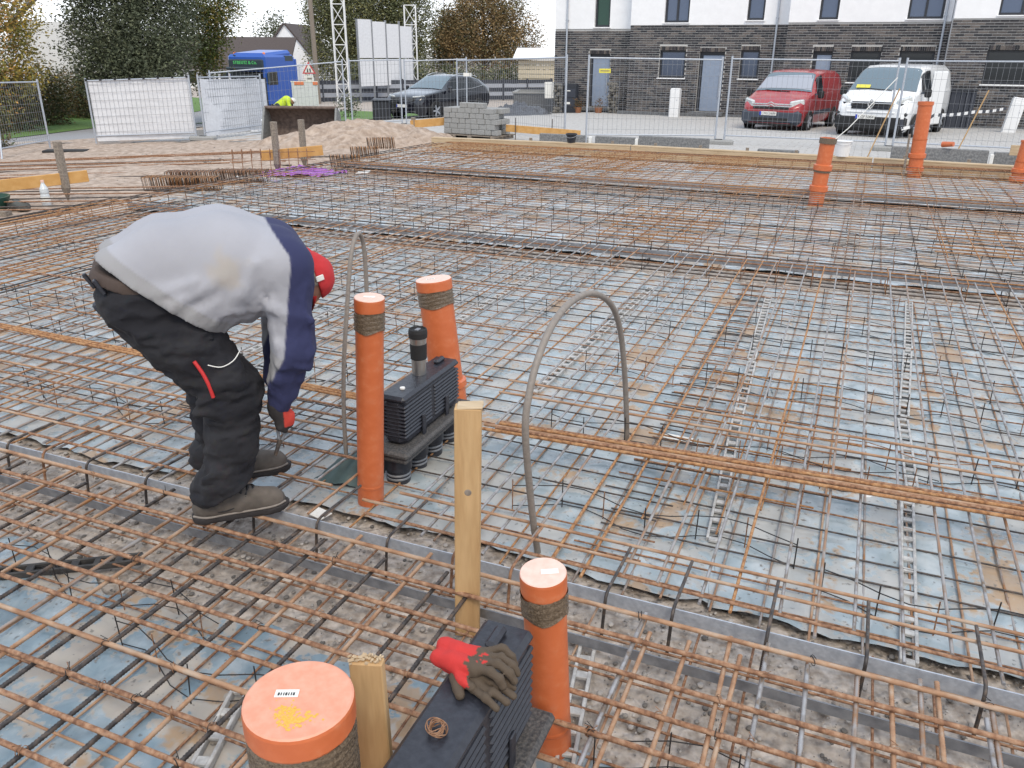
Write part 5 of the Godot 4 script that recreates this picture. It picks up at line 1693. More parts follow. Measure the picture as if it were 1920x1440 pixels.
	part(t, "roof_hatch", MB.new().box(V(0.99, 2.42, -1.1), V(0.08, 0.26, 0.7), Basis.IDENTITY, 0.02), M.truck_dark)
	part(t, "chassis", MB.new().box(V(0, 0.35, -0.6), V(1.9, 0.3, 3.4)), M.rubber)
	part(t, "rear_wall", MB.new().box(V(0, 1.3, -1.75), V(1.95, 2.2, 0.2), Basis.IDENTITY, 0.03), M.truck_blue)
	var tm := TextMesh.new()
	tm.text = "STREUTZ & Co."
	tm.font_size = 40
	tm.pixel_size = 0.0048
	tm.depth = 0.012
	var f := SystemFont.new()
	f.font_names = PackedStringArray(["Droid Sans"])
	f.font_weight = 700
	tm.font = f
	part(t, "lettering", tm, M.sign_green, V(0.0, 2.24, 1.005))
	for s in [-1.0, 1.0]:
		part(t, "beacon", MB.new().lathe([Vector2(0.07, 0), Vector2(0.07, 0.1), Vector2(0.03, 0.15), Vector2(0, 0.15)], V(s * 0.8, 2.55, 0.6), 10), M.sign_orange)
		part(t, "mirror", MB.new().box(V(s * 1.15, 1.55, 0.9), V(0.1, 0.5, 0.14), Basis.IDENTITY, 0.03), M.truck_dark)
		for z in [0.3, -1.6]:
			car_wheel(t, V(s * 0.9, 0.4, z), 0.4, 0.24, s)
	# worker in a hi-vis vest by the truck
	var hp := thing("person", "person in a yellow high visibility jacket stooping beside the blue truck", "person", V(-20.2, -0.90, -26.0), 2.2)
	var sk := func(_p: Vector3) -> Color: return Color(.36, .19, .13)
	var hb := [[V(0, .80, .05), V(0, .95, .34), .1, .12], [V(0, .96, .38), V(0, .95, .5), .06, .085], [V(0, .92, .52), V(0, .89, .52), .085, .07]]
	var hj := [[V(0, .76, 0), V(0, .95, .32), .15, .18], [V(-.19, .97, .34), V(.19, .97, .34), .08, .08]]
	var ht := []
	for q in [-1.0, 1.0]:
		hb.append([V(.1 * q, .06, 0), V(.09 * q, .75, 0), .05, .07])
		hb.append([V(.23 * q, .68, .44), V(.18 * q, .5, .5), .035, .035])
		hj.append([V(.21 * q, .96, .35), V(.25 * q, .72, .42), .07, .06])
		hj.append([V(.25 * q, .72, .42), V(.19 * q, .54, .5), .055, .045])
		ht.append([V(.1 * q, .04, 0), V(.09 * q, .76, -.02), .07, .12])
	part(hp, "body", body(hb, 0.03, 0.02, sk), M.glove)
	part(hp, "jacket", body(hj, 0.03, 0.02, func(_p): return Color(.55, .72, .05)), M.cloth)
	part(hp, "trousers", body(ht, 0.03, 0.02, func(_p): return Color(.03, .035, .05)), M.cloth)
	part(hp, "helmet", MB.new().lathe([Vector2(.12, 0), Vector2(.1, .05), Vector2(.05, .09), Vector2(0, .1)], V(0, .95, 0.55), 12, Basis.from_euler(V(0.9, 0, 0))), M.paper)
	# road sign by the truck
	var sg2 := thing("road_sign", "red bordered triangular warning sign with figures and plate below", "road sign", V(-23.1, -1.0, -32.1), 0.62)
	part(sg2, "pole", MB.new().tube([V(0, 0, 0), V(0, 2.3, 0)], 0.03, 8), M.zinc)
	var tri := MB.new()
	var tri2 := MB.new()
	for q in [[tri, 0.34, 0.0], [tri2, 0.235, 0.012]]:
		var pts := []
		var bk := []
		for k in 3:
			var a := PI / 2 + TAU * k / 3.0
			pts.append(V(cos(a) * q[1], 2.0 + sin(a) * q[1], 0.035 + q[2]))
			bk.append(V(cos(a) * q[1], 2.0 + sin(a) * q[1], 0.02))
		q[0].face(pts, V(0, 0, 1))
		q[0].face(bk, V(0, 0, -1))
		for k in 3:
			q[0].face([pts[k], pts[(k + 1) % 3], bk[(k + 1) % 3], bk[k]], (pts[k] + pts[(k + 1) % 3]) * 0.5 - V(0, 2, 0))
	var face := part(sg2, "border", tri, M.sign_red)
	part(face, "white_field", tri2, M.paper)
	for x in [-0.06, 0.05]:
		part(face, "figure", MB.new().box(V(x, 1.97, 0.05), V(0.05, 0.15, 0.006), Basis.from_euler(V(0, 0, 0.15)), 0.002), M.ink)
	part(sg2, "lower_plate", MB.new().box(V(0, 1.64, 0.035), V(0.34, 0.24, 0.02), Basis.IDENTITY, 0.006), M.paper)
	part(sg2, "lower_print", MB.new().box(V(0, 1.63, 0.047), V(0.2, 0.07, 0.004)), M.wood_old)
	var bl := thing("barrier_screen", "grey meshed barrier screen with orange reflectors beside the truck", "barrier", V(-22.6, -0.95, -31.0), 0.5)
	part(bl, "screen", MB.new().box(V(0, 0.9, 0), V(1.1, 1.15, 0.04), Basis.IDENTITY, 0.01), M.tarp_white)
	part(bl, "top_rail", MB.new().box(V(0, 1.49, 0), V(1.14, 0.05, 0.06)), M.paper)
	for q in [[-0.22, 0.4], [0.46, 0.2]]:
		part(bl, "reflector", MB.new().box(V(q[0], 1.42, 0.03), V(q[1], 0.13, 0.03), Basis.IDENTITY, 0.008), M.sign_orange)
	for s in [-1.0, 1.0]:
		part(bl, "leg", MB.new().box(V(s * 0.5, 0.2, 0), V(0.05, 0.4, 0.4)), M.zinc_dull)
	# refuse bin
	var rb := thing("wheelie_bin", "black wheeled refuse bin on the lawn edge beside the dark car", "bin", G(-16.5, -27.2), 0.4)
	part(rb, "body", MB.new().bar(V(0, 0, 0), V(0, 0.68, 0), 0.62, 0.5, V(0, 0, 1), 0.04), M.frame_dark)
	part(rb, "lid", MB.new().box(V(0, 0.72, 0), V(0.68, 0.07, 0.56), Basis.from_euler(V(0.05, 0, 0)), 0.03), M.frame_dark)
	for k in 5:
		part(rb, "rib", MB.new().box(V(-0.24 + k * 0.12, 0.36, 0.255), V(0.03, 0.6, 0.015)), M.rubber)
	for s in [-1.0, 1.0]:
		part(rb, "wheel", MB.new().lathe([Vector2(0, -.03), Vector2(.09, -.03), Vector2(.09, .03), Vector2(0, .03)], V(s * .28, .09, -.25), 12, Basis.from_euler(V(0, 0, PI / 2))), M.rubber)
# ------------------------------------------------------------------ sandy side of the site
func site_left() -> void:
	# batter boards: stakes with a nailed board
	var t := thing("batter_board", "orange batter board nailed to a pointed grey stake beside the bottle", "board", V(-9.0, 0, -7.31))
	part(t, "stake", stake(0.72), M.wood_old)
	part(t, "rail", MB.new().bar(V(-0.95, 0.19, 1.5), V(0.13, 0.29, -0.24), 0.03, 0.14, Vector3.UP, 0.004), M.wood_orange)
	part(t, "stake", stake(0.7), M.wood_old, V(-0.95, 0, 1.55))
	t = thing("batter_board", "short orange batter board on two stakes behind the standing stirrups", "board", V(-8.12, 0, -10.3))
	part(t, "stake", stake(0.78), M.wood_old)
	part(t, "stake", stake(0.76), M.wood_old, V(-0.06, 0, -0.75))
	part(t, "rail", MB.new().bar(V(-0.32, 0.27, -0.03), V(0.45, 0.34, -0.55), 0.03, 0.15, Vector3.UP, 0.004), M.wood_orange)
	t = thing("batter_board", "pale batter board on a stake between sand pile and paver stack", "board", V(-9.5, -0.04, -17.0))
	part(t, "stake", stake(0.42), M.wood_old)
	part(t, "rail", MB.new().bar(V(-0.05, 0.27, 0.05), V(0.85, 0.36, -0.35), 0.03, 0.17, Vector3.UP, 0.004), M.wood_orange)
	t = thing("batter_board", "long pale batter board right of the paver stack", "board", V(-7.3, -0.05, -17.2))
	part(t, "rail", MB.new().bar(V(0, 0.27, 0), V(1.75, 0.22, 0.1), 0.03, 0.15, Vector3.UP, 0.004), M.wood_orange)
	for x in [0.25, 1.1]:
		part(t, "stake", MB.new().tube([V(x, 0, 0.06), V(x, 0.5, 0.06)], 0.01, 5), M.steel_dark)
	# sand pile
	var g := []
	for j in 46:
		var row := []
		for i in 61:
			var u := i / 60.0 * 2.0 - 1.0
			var w := j / 45.0 * 2.0 - 1.0
			var x := u * 2.3
			var z := w * 2.0
			nz.frequency = 0.8
			var d := Vector2(u, w).length() + 0.22 * nz.get_noise_2d(x + 3.0, z)
			var h := 0.56 * pow(clampf(1.0 - d, 0.0, 1.0), 0.85)
			nz.frequency = 3.5
			h += 0.07 * nz.get_noise_2d(x, z) * clampf((1.0 - d) * 4.0, 0.0, 1.0)
			nz.frequency = 9.0
			h += 0.025 * nz.get_noise_2d(x, z) * clampf((1.0 - d) * 4.0, 0.0, 1.0)
			var px := -9.75 + x * 0.92 - z * 0.2
			var pz := -15.0 - x * 0.3 + z * 0.92
			row.append(V(px, ground_y(px, pz) - 0.04 + maxf(0.0, h), pz))
		g.append(row)
	one("sand_pile", "lumpy heap of reddish sand in front of the rusty bucket", "sand pile", MB.new().grid(g, true), M.pile)
	# excavator bucket lying on the sand
	t = thing("excavator_bucket", "rusty wide excavator bucket with grey side plates lying behind the sand heap", "excavator bucket", V(-11.35, -0.17, -15.35), 0.38)
	var prof := [Vector2(0.42, 0.02), Vector2(0.1, 0.0), Vector2(-0.18, 0.05), Vector2(-0.34, 0.2), Vector2(-0.40, 0.4), Vector2(-0.34, 0.62), Vector2(-0.16, 0.76), Vector2(-0.02, 0.79)]
	g = []
	for p in prof:
		g.append([V(-0.78, p.y, p.x), V(0.0, p.y, p.x), V(0.78, p.y, p.x)])
	var sh := MB.new().grid(g, false)
	var g2 := []
	for p in prof:
		var q := Vector2(p.x + 0.0, p.y - 0.4)
		g2.append([V(-0.78, p.y, p.x) + V(0, q.normalized().y, q.normalized().x) * 0.025, V(0.78, p.y, p.x) + V(0, q.normalized().y, q.normalized().x) * 0.025])
	sh.grid(g2, true)
	part(t, "shell", sh, M.bucket_rust)
	for s in [-1.0, 1.0]:
		var pl := MB.new()
		var a := []
		for p in prof:
			a.append(V(s * 0.79, p.y, p.x))
		pl.face(a, V(s, 0, 0))
		var b := []
		for p in prof:
			b.append(V(s * 0.765, p.y, p.x))
		pl.face(b, V(-s, 0, 0))
		part(t, "side_plate", pl, M.bucket_grey)
		part(t, "side_cutter", MB.new().bar(V(s * 0.78, 0.05, 0.42), V(s * 0.78, 0.78, 0.0), 0.04, 0.07), M.bucket_grey)
	part(t, "lip", MB.new().box(V(0, 0.02, 0.46), V(1.56, 0.035, 0.12), Basis.IDENTITY, 0.01), M.bucket_grey)
	part(t, "top_beam", MB.new().tube([V(-0.78, 0.79, -0.03), V(0.78, 0.79, -0.03)], 0.035, 10), M.bucket_rust)
	# stack of concrete blocks on a pallet
	var pal := thing("pallet", "wooden pallet under the stacked concrete blocks", "pallet", V(-8.02, -0.05, -17.35), -0.12)
	for k in 5:
		part(pal, "deck_board", MB.new().box(V(0, 0.1, -0.36 + k * 0.18), V(1.4, 0.022, 0.13)), M.wood_old)
	for x in [-0.6, 0.0, 0.6]:
		part(pal, "bearer", MB.new().box(V(x, 0.045, 0), V(0.1, 0.09, 0.85)), M.wood_old)
	var bs := Basis.from_euler(V(0, -0.12, 0))
	var bm := []
	for w in [0.148, 0.196]:
		bm.append(MB.new().box(Vector3.ZERO, V(w, 0.108, 0.19), Basis.IDENTITY, 0.008).mesh())
	for ly in 6:
		for d in (3 if ly < 5 else 1):
			var x := -0.70 if ly < 5 else -0.28
			while x < (0.62 if ly < 5 else 0.3):
				var k := rng.randi() % 2
				var w: float = [0.152, 0.2][k]
				if x + w > 0.72:
					break
				var p := V(-8.02, 0.125, -17.35) + bs * V(x + w * 0.5, ly * 0.111, 0.28 - d * 0.2 + rng.randf_range(-.012, .012))
				one("paving_block", "grey concrete paving block in the %s layer of the stack on the pallet" % ["bottom", "second", "third", "fourth", "fifth", "short top"][ly], "paving block", bm[k], M.concrete, p, V(0, -0.12 + rng.randf_range(-.04, .04), 0), "concrete blocks stacked on the pallet")
				x += w + 0.004
	# rusty stirrup bundles
	var si := 0
	for q in [[-8.55, -9.05, 0.75, 0.5, "dark bundle of stirrups lying on sand, nearest the slab corner", "rust_brown"], [-8.05, -9.45, 0.72, 0.45, "dark bundle of stirrups lying on sand beside the purple film", "rust_brown"], [-8.3, -8.55, 1.0, 0.4, "bright rusty bundle of stirrups at the edge of the mats", "rust_orange"], [-7.75, -11.6, 0.5, 0.6, "rusty stirrup bundle, lowest of the stepped row by the sand heap", "rust_orange"], [-7.75, -12.2, 0.5, 0.6, "rusty stirrup bundle, middle of the stepped row by the sand heap", "rust_orange"], [-7.85, -12.9, 0.5, 0.6, "rusty stirrup bundle, top of the stepped row by the sand heap", "rust_orange"]]:
		t = thing("stirrup_bundle", q[4], "stirrups", V(q[0], 0.02 + (0.12 if si == 4 else 0.26 if si == 5 else 0.0) * 0.6, q[1]), q[3], "stirrup bundles on the sand")
		var hoop := MB.new().tube([V(0, 0, -0.12), V(0, 0.17, -0.12), V(0, 0.17, 0.12), V(0, 0, 0.12), V(0, 0, -0.12)], 0.005, 5).mesh()
		var n := int(q[2] / 0.018)
		for k in n:
			part(t, "stirrup", hoop, M[q[5]] if k % 3 else M.steel_dark, V(-q[2] * 0.5 + k * 0.018 + rng.randf_range(-.006, .006), 0, rng.randf_range(-.02, .02)), V(0, rng.randf_range(-.05, .05), 0.1))
		si += 1
	# standing stirrup row
	t = thing("stirrup_cage", "upright row of thin rusty stirrups in front of the short batter board", "stirrups", V(-8.65, 0, -9.95), 0.62)
	for k in 9:
		var p := []
		for a in 7:
			var an := PI * a / 6.0
			p.append(V(0, 0.36 + 0.03 * sin(an), 0.06 * cos(an)))
		p.push_front(V(0, 0, 0.07))
		p.append(V(0, 0.25, -0.09))
		part(t, "stirrup", MB.new().tube(p, 0.006, 5), M.rust_brown, V(k * 0.135, 0, 0))
	for y in [0.22, 0.34]:
		part(t, "tie_bar", MB.new().tube([V(-0.05, y, 0), V(1.2, y, 0)], 0.005, 5), M.rust_brown)
	# purple film, white scraps
	var fg := []
	for j in 16:
		var row := []
		for i in 22:
			var u := i / 21.0 - 0.5
			var w := j / 15.0 - 0.5
			nz.frequency = 5.0
			row.append(V(-7.75 + u * 0.95 - w * 0.1, 0.05 + 0.11 * maxf(0, 1.0 - Vector2(u, w).length() * 2.0) + 0.07 * nz.get_noise_2d(u * 2.0, w * 2.0), -10.35 + w * 0.55 - u * 0.4))
		fg.append(row)
	one("plastic_film", "crumpled purple plastic film lying by the stirrups", "plastic film", MB.new().grid(fg, true), M.purple_film)
	for q in [[-8.0, -9.75, 0.14], [-8.25, -9.6, 0.18], [-7.0, -10.9, 0.2], [-9.5, -12.2, 0.14]]:
		one("paper_scrap", "small white scrap lying on the sand by the stirrups", "scrap", MB.new().box(Vector3.ZERO, V(q[2], 0.02, q[2] * 0.6), Basis.IDENTITY, 0.004), M.foam_white, V(q[0], 0.04, q[1]), V(0.15, rng.randf() * 3.0, 0.1), "white scraps on the sand")
	# loose bars on the sand to the left
	for i in 9:
		var z := -8.6 - i * 0.42 + rng.randf_range(-.1, .1)
		var a := V(-15.0 + rng.randf_range(-.6, .6), 0, z + 0.9)
		var b := V(-8.9 + rng.randf_range(-.6, 1.0) - i * 0.07, 0, z - 1.4)
		a.y = ground_y(a.x, a.z) + 0.04
		b.y = 0.03
		one_rod("rebar_rod", "loose rusty rod lying on the sand left of the slab", a, b, 0.012, M.rust_brown if i % 3 else M.steel_dark, "loose rods on the sand")
	for i in 7:
		var z := -6.3 - i * 0.3
		one_rod("rebar_rod", "dark bar end sticking out of the slab onto the sand", V(-9.6 - rng.randf() * 0.8, 0.07, z + 0.7), V(-7.6, 0.16, z - 0.1), 0.008, M.steel_dark if i % 2 else M.rust_brown, "bar ends over the sand")
	# bottle, green tub and tools
	t = thing("plastic_bottle", "clear plastic bottle standing on sand before the orange board", "bottle", V(-8.93, 0, -6.95))
	part(t, "bottle", MB.new().lathe([Vector2(0, 0), Vector2(.045, 0), Vector2(.05, .02), Vector2(.05, .13), Vector2(.045, .15), Vector2(.05, .17), Vector2(.048, .21), Vector2(.02, .27), Vector2(.018, .29)], Vector3.ZERO, 14), M.pet)
	part(t, "cap", MB.new().lathe([Vector2(.02, .285), Vector2(.02, .31), Vector2(0, .31)], Vector3.ZERO, 12), M.cap_pale)
	part(t, "label", MB.new().lathe([Vector2(.051, .05), Vector2(.051, .12)], Vector3.ZERO, 14), M.paper)
	t = thing("rubber_tub", "dark green tub with lime handle lying at the sand edge", "tub", V(-9.35, 0.0, -6.45))
	part(t, "shell", MB.new().lathe([Vector2(0, 0), Vector2(.24, 0), Vector2(.3, .16), Vector2(.28, .16), Vector2(.22, .02), Vector2(0, .02)], Vector3.ZERO, 20), M.teal_bucket)
	part(t, "handle", MB.new().box(V(0.2, 0.05, 0.25), V(0.14, 0.04, 0.06), Basis.IDENTITY, 0.015), M.lime)
	one("tool_bag", "dark grey folded bag beside the green tub", "bag", body([[V(-.1, .05, 0), V(.12, .05, 0), .06, .05], [V(0, .09, .02), V(.1, .06, .05), .04, .04]], 0.02, 0.02, func(_p): return Color(.08, .085, .08), [], 0.02, 9.0), M.cloth, V(-8.98, 0, -6.62))
	one("timber_block", "short grey timber block lying before the green tub", "timber", MB.new().box(V(0, 0.03, 0), V(0.4, 0.07, 0.14), Basis.IDENTITY, 0.006), M.wood_old, V(-8.95, 0.0, -6.25), V(0, 0.4, 0))
	one("fence_foot_mat", "flat black rubber mat at the foot of the fence panel", "mat", MB.new().box(V(0, 0.03, 0), V(0.9, 0.06, 0.3), Basis.IDENTITY, 0.02), M.rubber, G(-15.9, -13.1), V(0, 0.5, 0))
	# planter and dark tarpaulin heap by the yard
	t = thing("stone_planter", "grey walled planter box beside the end house", "planter", V(-12.75, -0.62, -34.0), 0.3)
	part(t, "wall", MB.new().box(V(0, 0.42, 0), V(2.3, 0.84, 2.2), Basis.IDENTITY, 0.02), M.concrete_dark)
	part(t, "coping", MB.new().box(V(0, 0.87, 0), V(2.4, 0.07, 2.3), Basis.IDENTITY, 0.01), M.concrete)
	part(t, "soil", MB.new().box(V(0, 0.9, 0), V(2.0, 0.04, 1.9)), M.rubble)
	one("notice_board", "white notice board leaning over the grey planter", "sign", MB.new().box(V(0, 0.3, 0), V(0.42, 0.6, 0.03), Basis.IDENTITY, 0.01), M.paper, V(-11.55, 0.12, -31.6), V(-0.1, 0.3, 0.03))
	var hg := []
	for j in 20:
		var row := []
		for i in 28:
			var u := i / 27.0 * 2.0 - 1.0
			var w := j / 19.0 * 2.0 - 1.0
			nz.frequency = 1.4
			var h := 0.55 * pow(maxf(0.0, 1.0 - sqrt(u * u + w * w)), 0.7) * (0.8 + 0.7 * nz.get_noise_2d(u * 2.2, w * 2.0))
			var x := -12.1 + u * 1.35
			var z := -29.6 + w * 0.8
			row.append(V(x, ground_y(x, z) + 0.01 + maxf(h, 0.0), z))
		hg.append(row)
	one("tarpaulin_heap", "crumpled dark tarpaulin thrown over a heap beside the planter", "tarpaulin", MB.new().grid(hg, true), M.tarp_dark)
	for k in 9:
		one("rubble_stone", "grey rubble stone lying by the dark tarpaulin", "stone", stone_shape(k % 4), M.rubble, G(rng.randf_range(-13.6, -11.0), rng.randf_range(-29.9, -29.0), 0.06), V(rng.randf() * 3, rng.randf() * 3, 0), "rubble by the tarpaulin").scale = Vector3.ONE * rng.randf_range(0.08, 0.17)

func stake(h: float) -> MB:
	var m := MB.new().box(V(0, h * 0.5 + 0.08, 0), V(0.085, h - 0.16, 0.07), Basis.IDENTITY, 0.005)
	m.lathe([Vector2(0.0, -0.02), Vector2(0.055, 0.17)], Vector3.ZERO, 4, Basis.from_euler(V(0, PI / 4, 0)))
	return m

# ------------------------------------------------------------------ pipes, boxes and small things in front
func capped_pipe(label: String, base: Vector3, top: Vector3, r: float, pale: bool, coupling: float, tape_h: float, sticker: Vector2) -> Node3D:
	var t := thing("drain_pipe", label, "pipe", base)
	var ax := top - base
	var h := ax.length()
	t.quaternion = Quaternion(Vector3.UP, ax.normalized())
	part(t, "pipe", MB.new().lathe([Vector2(r, 0), Vector2(r, h - 0.012)], Vector3.ZERO, 40), M.pipe)
	var cr := r * 1.07
	part(t, "cap", MB.new().lathe([Vector2(cr * 0.985, h - 0.05), Vector2(cr, h - 0.046), Vector2(cr, h - 0.006), Vector2(cr * 0.985, h)], Vector3.ZERO, 40), M.pipe)
	var lid := part(t, "lid", MB.new().lathe([Vector2(cr * 0.985, h), Vector2(cr * 0.95, h + 0.0025), Vector2(0, h + 0.0025)], Vector3.ZERO, 40), M.cap_pale if pale else M.pipe_cap)
	var st := part(lid, "sticker", MB.new().box(V(sticker.x, h + 0.0035, sticker.y), V(0.042, 0.0012, 0.018), Basis.from_euler(V(0, 0.42, 0))), M.paper)
	if r > 0.08:
		for k in 7:
			part(st, "print", MB.new().box(V(sticker.x, h + 0.0043, sticker.y) + Basis.from_euler(V(0, 0.42, 0)) * V(-0.014 + k * 0.0045, 0, 0.002), V(0.002 if k % 3 else 0.0035, 0.0005, 0.007), Basis.from_euler(V(0, 0.42, 0))), M.ink)
	# wrap of brown packing tape with creases
	var y1 := h - 0.05
	var y0 := y1 - tape_h
	var g := []
	var nj := maxi(5, int(tape_h / 0.006))
	for j in nj + 1:
		var row := []
		for i in 49:
			var a := TAU * i / 48.0
			nz.frequency = 1.0
			var w := sin(j * 2.1 + a * 2.0 + 2.5 * nz.get_noise_2d(cos(a) * 2.0, sin(a) * 2.0 + j * 0.3))
			var rr := r * 1.02 + 0.0025 + 0.0022 * w
			var edge := 0.007 * sin(a * 3.0 + 1.0) if j == 0 else 0.0
			row.append(V(cos(a) * rr, lerpf(y0, y1, float(j) / nj) + edge + 0.004 * sin(a * 2.0), sin(a) * rr))
		g.append(row)
	part(t, "packing_tape", MB.new().grid(g, true), M.tape)
	if coupling > 0.0:
		part(t, "coupling", MB.new().lathe([Vector2(r, coupling - 0.10), Vector2(r * 1.18, coupling - 0.09), Vector2(r * 1.18, coupling - 0.055), Vector2(r * 1.08, coupling - 0.05), Vector2(r * 1.08, coupling + 0.05), Vector2(r * 1.2, coupling + 0.055), Vector2(r * 1.2, coupling + 0.085), Vector2(r, coupling + 0.09)], Vector3.ZERO, 36), M.pipe)
	else:
		part(t, "seam", MB.new().lathe([Vector2(r, 0.10), Vector2(r * 1.025, 0.105), Vector2(r * 1.025, 0.112), Vector2(r, 0.117)], Vector3.ZERO, 36), M.pipe)
	return t

func utility_box(label: String, at: Vector3, top: float, fl: float, turn: float) -> Node3D:
	var t := thing("utility_entry_box", label, "utility box", at, turn)
	var w := 0.125
	var l := 0.52
	var hgt := top - fl
	part(t, "core", MB.new().box(V(0, fl + hgt * 0.5, 0), V(w - 0.012, hgt - 0.002, l - 0.012), Basis.IDENTITY, 0.03), M.plastic_black)
	part(t, "lid", MB.new().box(V(0, top - 0.012, 0), V(w, 0.03, l), Basis.IDENTITY, 0.012), M.plastic_black)
	var n := 9
	for k in n:
		var y := fl + 0.055 + (hgt - 0.10) * k / (n - 1)
		for half in [-1.0, 1.0]:
			part(t, "rib", MB.new().box(V(0, y, half * l * 0.25 + half * 0.004), V(w + 0.002, 0.013, l * 0.5 - 0.016), Basis.IDENTITY, 0.0055), M.plastic_black)
	part(t, "clip", MB.new().box(V(-0.005, top + 0.012, -l * 0.36), V(0.028, 0.022, 0.075), Basis.IDENTITY, 0.008), M.plastic_black)
	for z in [-0.12, 0.1]:
		part(t, "latch", MB.new().box(V(w * 0.5 + 0.003, fl + 0.06, z), V(0.008, 0.1, 0.03), Basis.IDENTITY, 0.003), M.plastic_black)
	part(t, "flange", MB.new().box(V(0, fl - 0.002, 0), V(0.205, 0.03, 0.64), Basis.IDENTITY, 0.011), M.plastic_dusty)
	part(t, "flange_rim", MB.new().box(V(0, fl - 0.03, 0), V(0.185, 0.026, 0.62), Basis.IDENTITY, 0.01), M.plastic_dusty)
	for k in 4:
		var z := -0.225 + k * 0.15
		var s := part(t, "sleeve", MB.new().lathe([Vector2(.052, 0.0), Vector2(.052, fl - 0.11), Vector2(.06, fl - 0.105), Vector2(.06, fl - 0.045), Vector2(.05, fl - 0.04)], V(0, 0, z), 20), M.plastic_black)
		for y in [0.04, 0.058]:
			part(s, "ring", MB.new().lathe([Vector2(.052, y), Vector2(.0545, y + 0.002), Vector2(.0545, y + 0.008), Vector2(.052, y + 0.01)], V(0, 0, z), 20), M.zinc_dull)
	return t

func pipes_and_boxes() -> void:
	var t := capped_pipe("large orange drain pipe with peach cap and barcode sticker in front", V(-0.785, 0.0, -0.905), V(-0.78, 0.679, -0.902), 0.0925, false, 0.0, 0.13, Vector2(-0.025, 0.0))
	var rr := RandomNumberGenerator.new()
	rr.seed = 5
	var ch := MB.new()
	for k in 190:
		var a := rr.randfn() * 0.020
		var b := rr.randfn() * 0.011 - a * a * 8.0
		ch.lathe([Vector2(rr.randf_range(.0006, .0042), 0), Vector2(0, 0.0003)], V(0.012 + a, 0.6815 + k * 0.000003, 0.045 + b), 7)
	part(t.get_node("lid"), "chalk_mark", ch, M.chalk_yellow)
	capped_pipe("orange drain pipe standing behind the glove box, capped and taped", V(-0.53, 0.0, -1.585), V(-0.552, 0.598, -1.54), 0.0535, true, 0.0, 0.065, Vector2(0.015, -0.005))
	capped_pipe("tall slim orange drain pipe beside the bending man's hand", V(-1.665, 0.0, -2.50), V(-1.605, 0.905, -2.49), 0.0535, true, 0.0, 0.075, Vector2(0, 0))
	capped_pipe("tall orange drain pipe with coupling behind the box with mug", V(-1.715, 0.0, -3.36), V(-1.80, 0.745, -3.36), 0.081, true, 0.15, 0.075, Vector2(-0.01, 0.01))
	utility_box("black ribbed utility entry box in front with red gloves on top", V(-0.597, 0, -1.185), 0.505, 0.21, 0.0)
	utility_box("black ribbed utility entry box with steel mug on top, between tall pipes", V(-1.648, 0, -2.93), 0.425, 0.19, 0.0)
	# mug
	t = thing("travel_mug", "steel travel mug with black grip and lid standing on the rear box", "mug", V(-1.665, 0.425, -2.95))
	part(t, "steel_body", MB.new().lathe([Vector2(0, 0), Vector2(.030, 0), Vector2(.032, .004), Vector2(.0335, .075)], Vector3.ZERO, 28), M.steel_polished)
	part(t, "grip", MB.new().lathe([Vector2(.0335, .075), Vector2(.036, .077), Vector2(.0375, .145), Vector2(.036, .147)], Vector3.ZERO, 28), M.rubber)
	part(t, "steel_collar", MB.new().lathe([Vector2(.036, .147), Vector2(.0375, .172)], Vector3.ZERO, 28), M.steel_polished)
	var ld := part(t, "lid", MB.new().lathe([Vector2(.0375, .172), Vector2(.041, .174), Vector2(.042, .198), Vector2(.039, .212), Vector2(.035, .214), Vector2(.032, .206), Vector2(0, .206)], Vector3.ZERO, 28), M.rubber)
	part(ld, "slider", MB.new().box(V(0, .209, 0), V(.018, .006, .03), Basis.IDENTITY, .002), M.zinc_dull)
	one("plastic_plug", "small round white cap lying on the rear box lid", "cap", MB.new().lathe([Vector2(.011, 0), Vector2(.012, .004), Vector2(.011, .009), Vector2(0, .01)], Vector3.ZERO, 16), M.foam_white, V(-1.645, 0.426, -2.765))
	# hoses
	one("looped_hose", "grey hose bent into a tall loop right of the wooden post", "hose", MB.new().tube(smooth([V(-0.890, -0.004, -2.428), V(-0.892, 0.179, -2.371), V(-0.895, 0.423, -2.315), V(-0.896, 0.597, -2.287), V(-0.895, 0.703, -2.314), V(-0.892, 0.803, -2.379), V(-0.886, 0.890, -2.498), V(-0.879, 0.926, -2.668), V(-0.868, 0.903, -2.892), V(-0.857, 0.798, -3.128), V(-0.850, 0.637, -3.282), V(-0.845, 0.401, -3.387), V(-0.842, 0.156, -3.466), V(-0.840, -0.005, -3.498)]), 0.0125, 12), M.hose)
	one("looped_hose", "thin grey hose bent into a narrow loop behind the slim pipe", "hose", MB.new().tube(smooth([V(-1.868, 0.005, -2.638), V(-1.870, 0.309, -2.649), V(-1.875, 0.539, -2.685), V(-1.882, 0.733, -2.740), V(-1.890, 0.923, -2.800), V(-1.897, 1.013, -2.849), V(-1.903, 1.041, -2.899), V(-1.909, 0.994, -2.940), V(-1.910, 0.864, -2.948), V(-1.909, 0.746, -2.942), V(-1.905, 0.35, -2.92), V(-1.90, 0.0, -2.90)]), 0.0095, 10), M.hose)
	# wood
	t = thing("wooden_post", "tall pale timber post with a knot standing in the mat", "post", V(-0.945, 0, -1.94), 0.35)
	part(t, "shaft", MB.new().box(V(0, 0.40, 0), V(0.078, 0.805, 0.045), Basis.from_euler(V(0, 0, -0.015)), 0.003), M.wood)
	part(t, "sawn_top", MB.new().box(V(0.012, 0.806, 0), V(0.076, 0.008, 0.043), Basis.from_euler(V(0.1, 0, 0.06)), 0.003), M.wood_along)
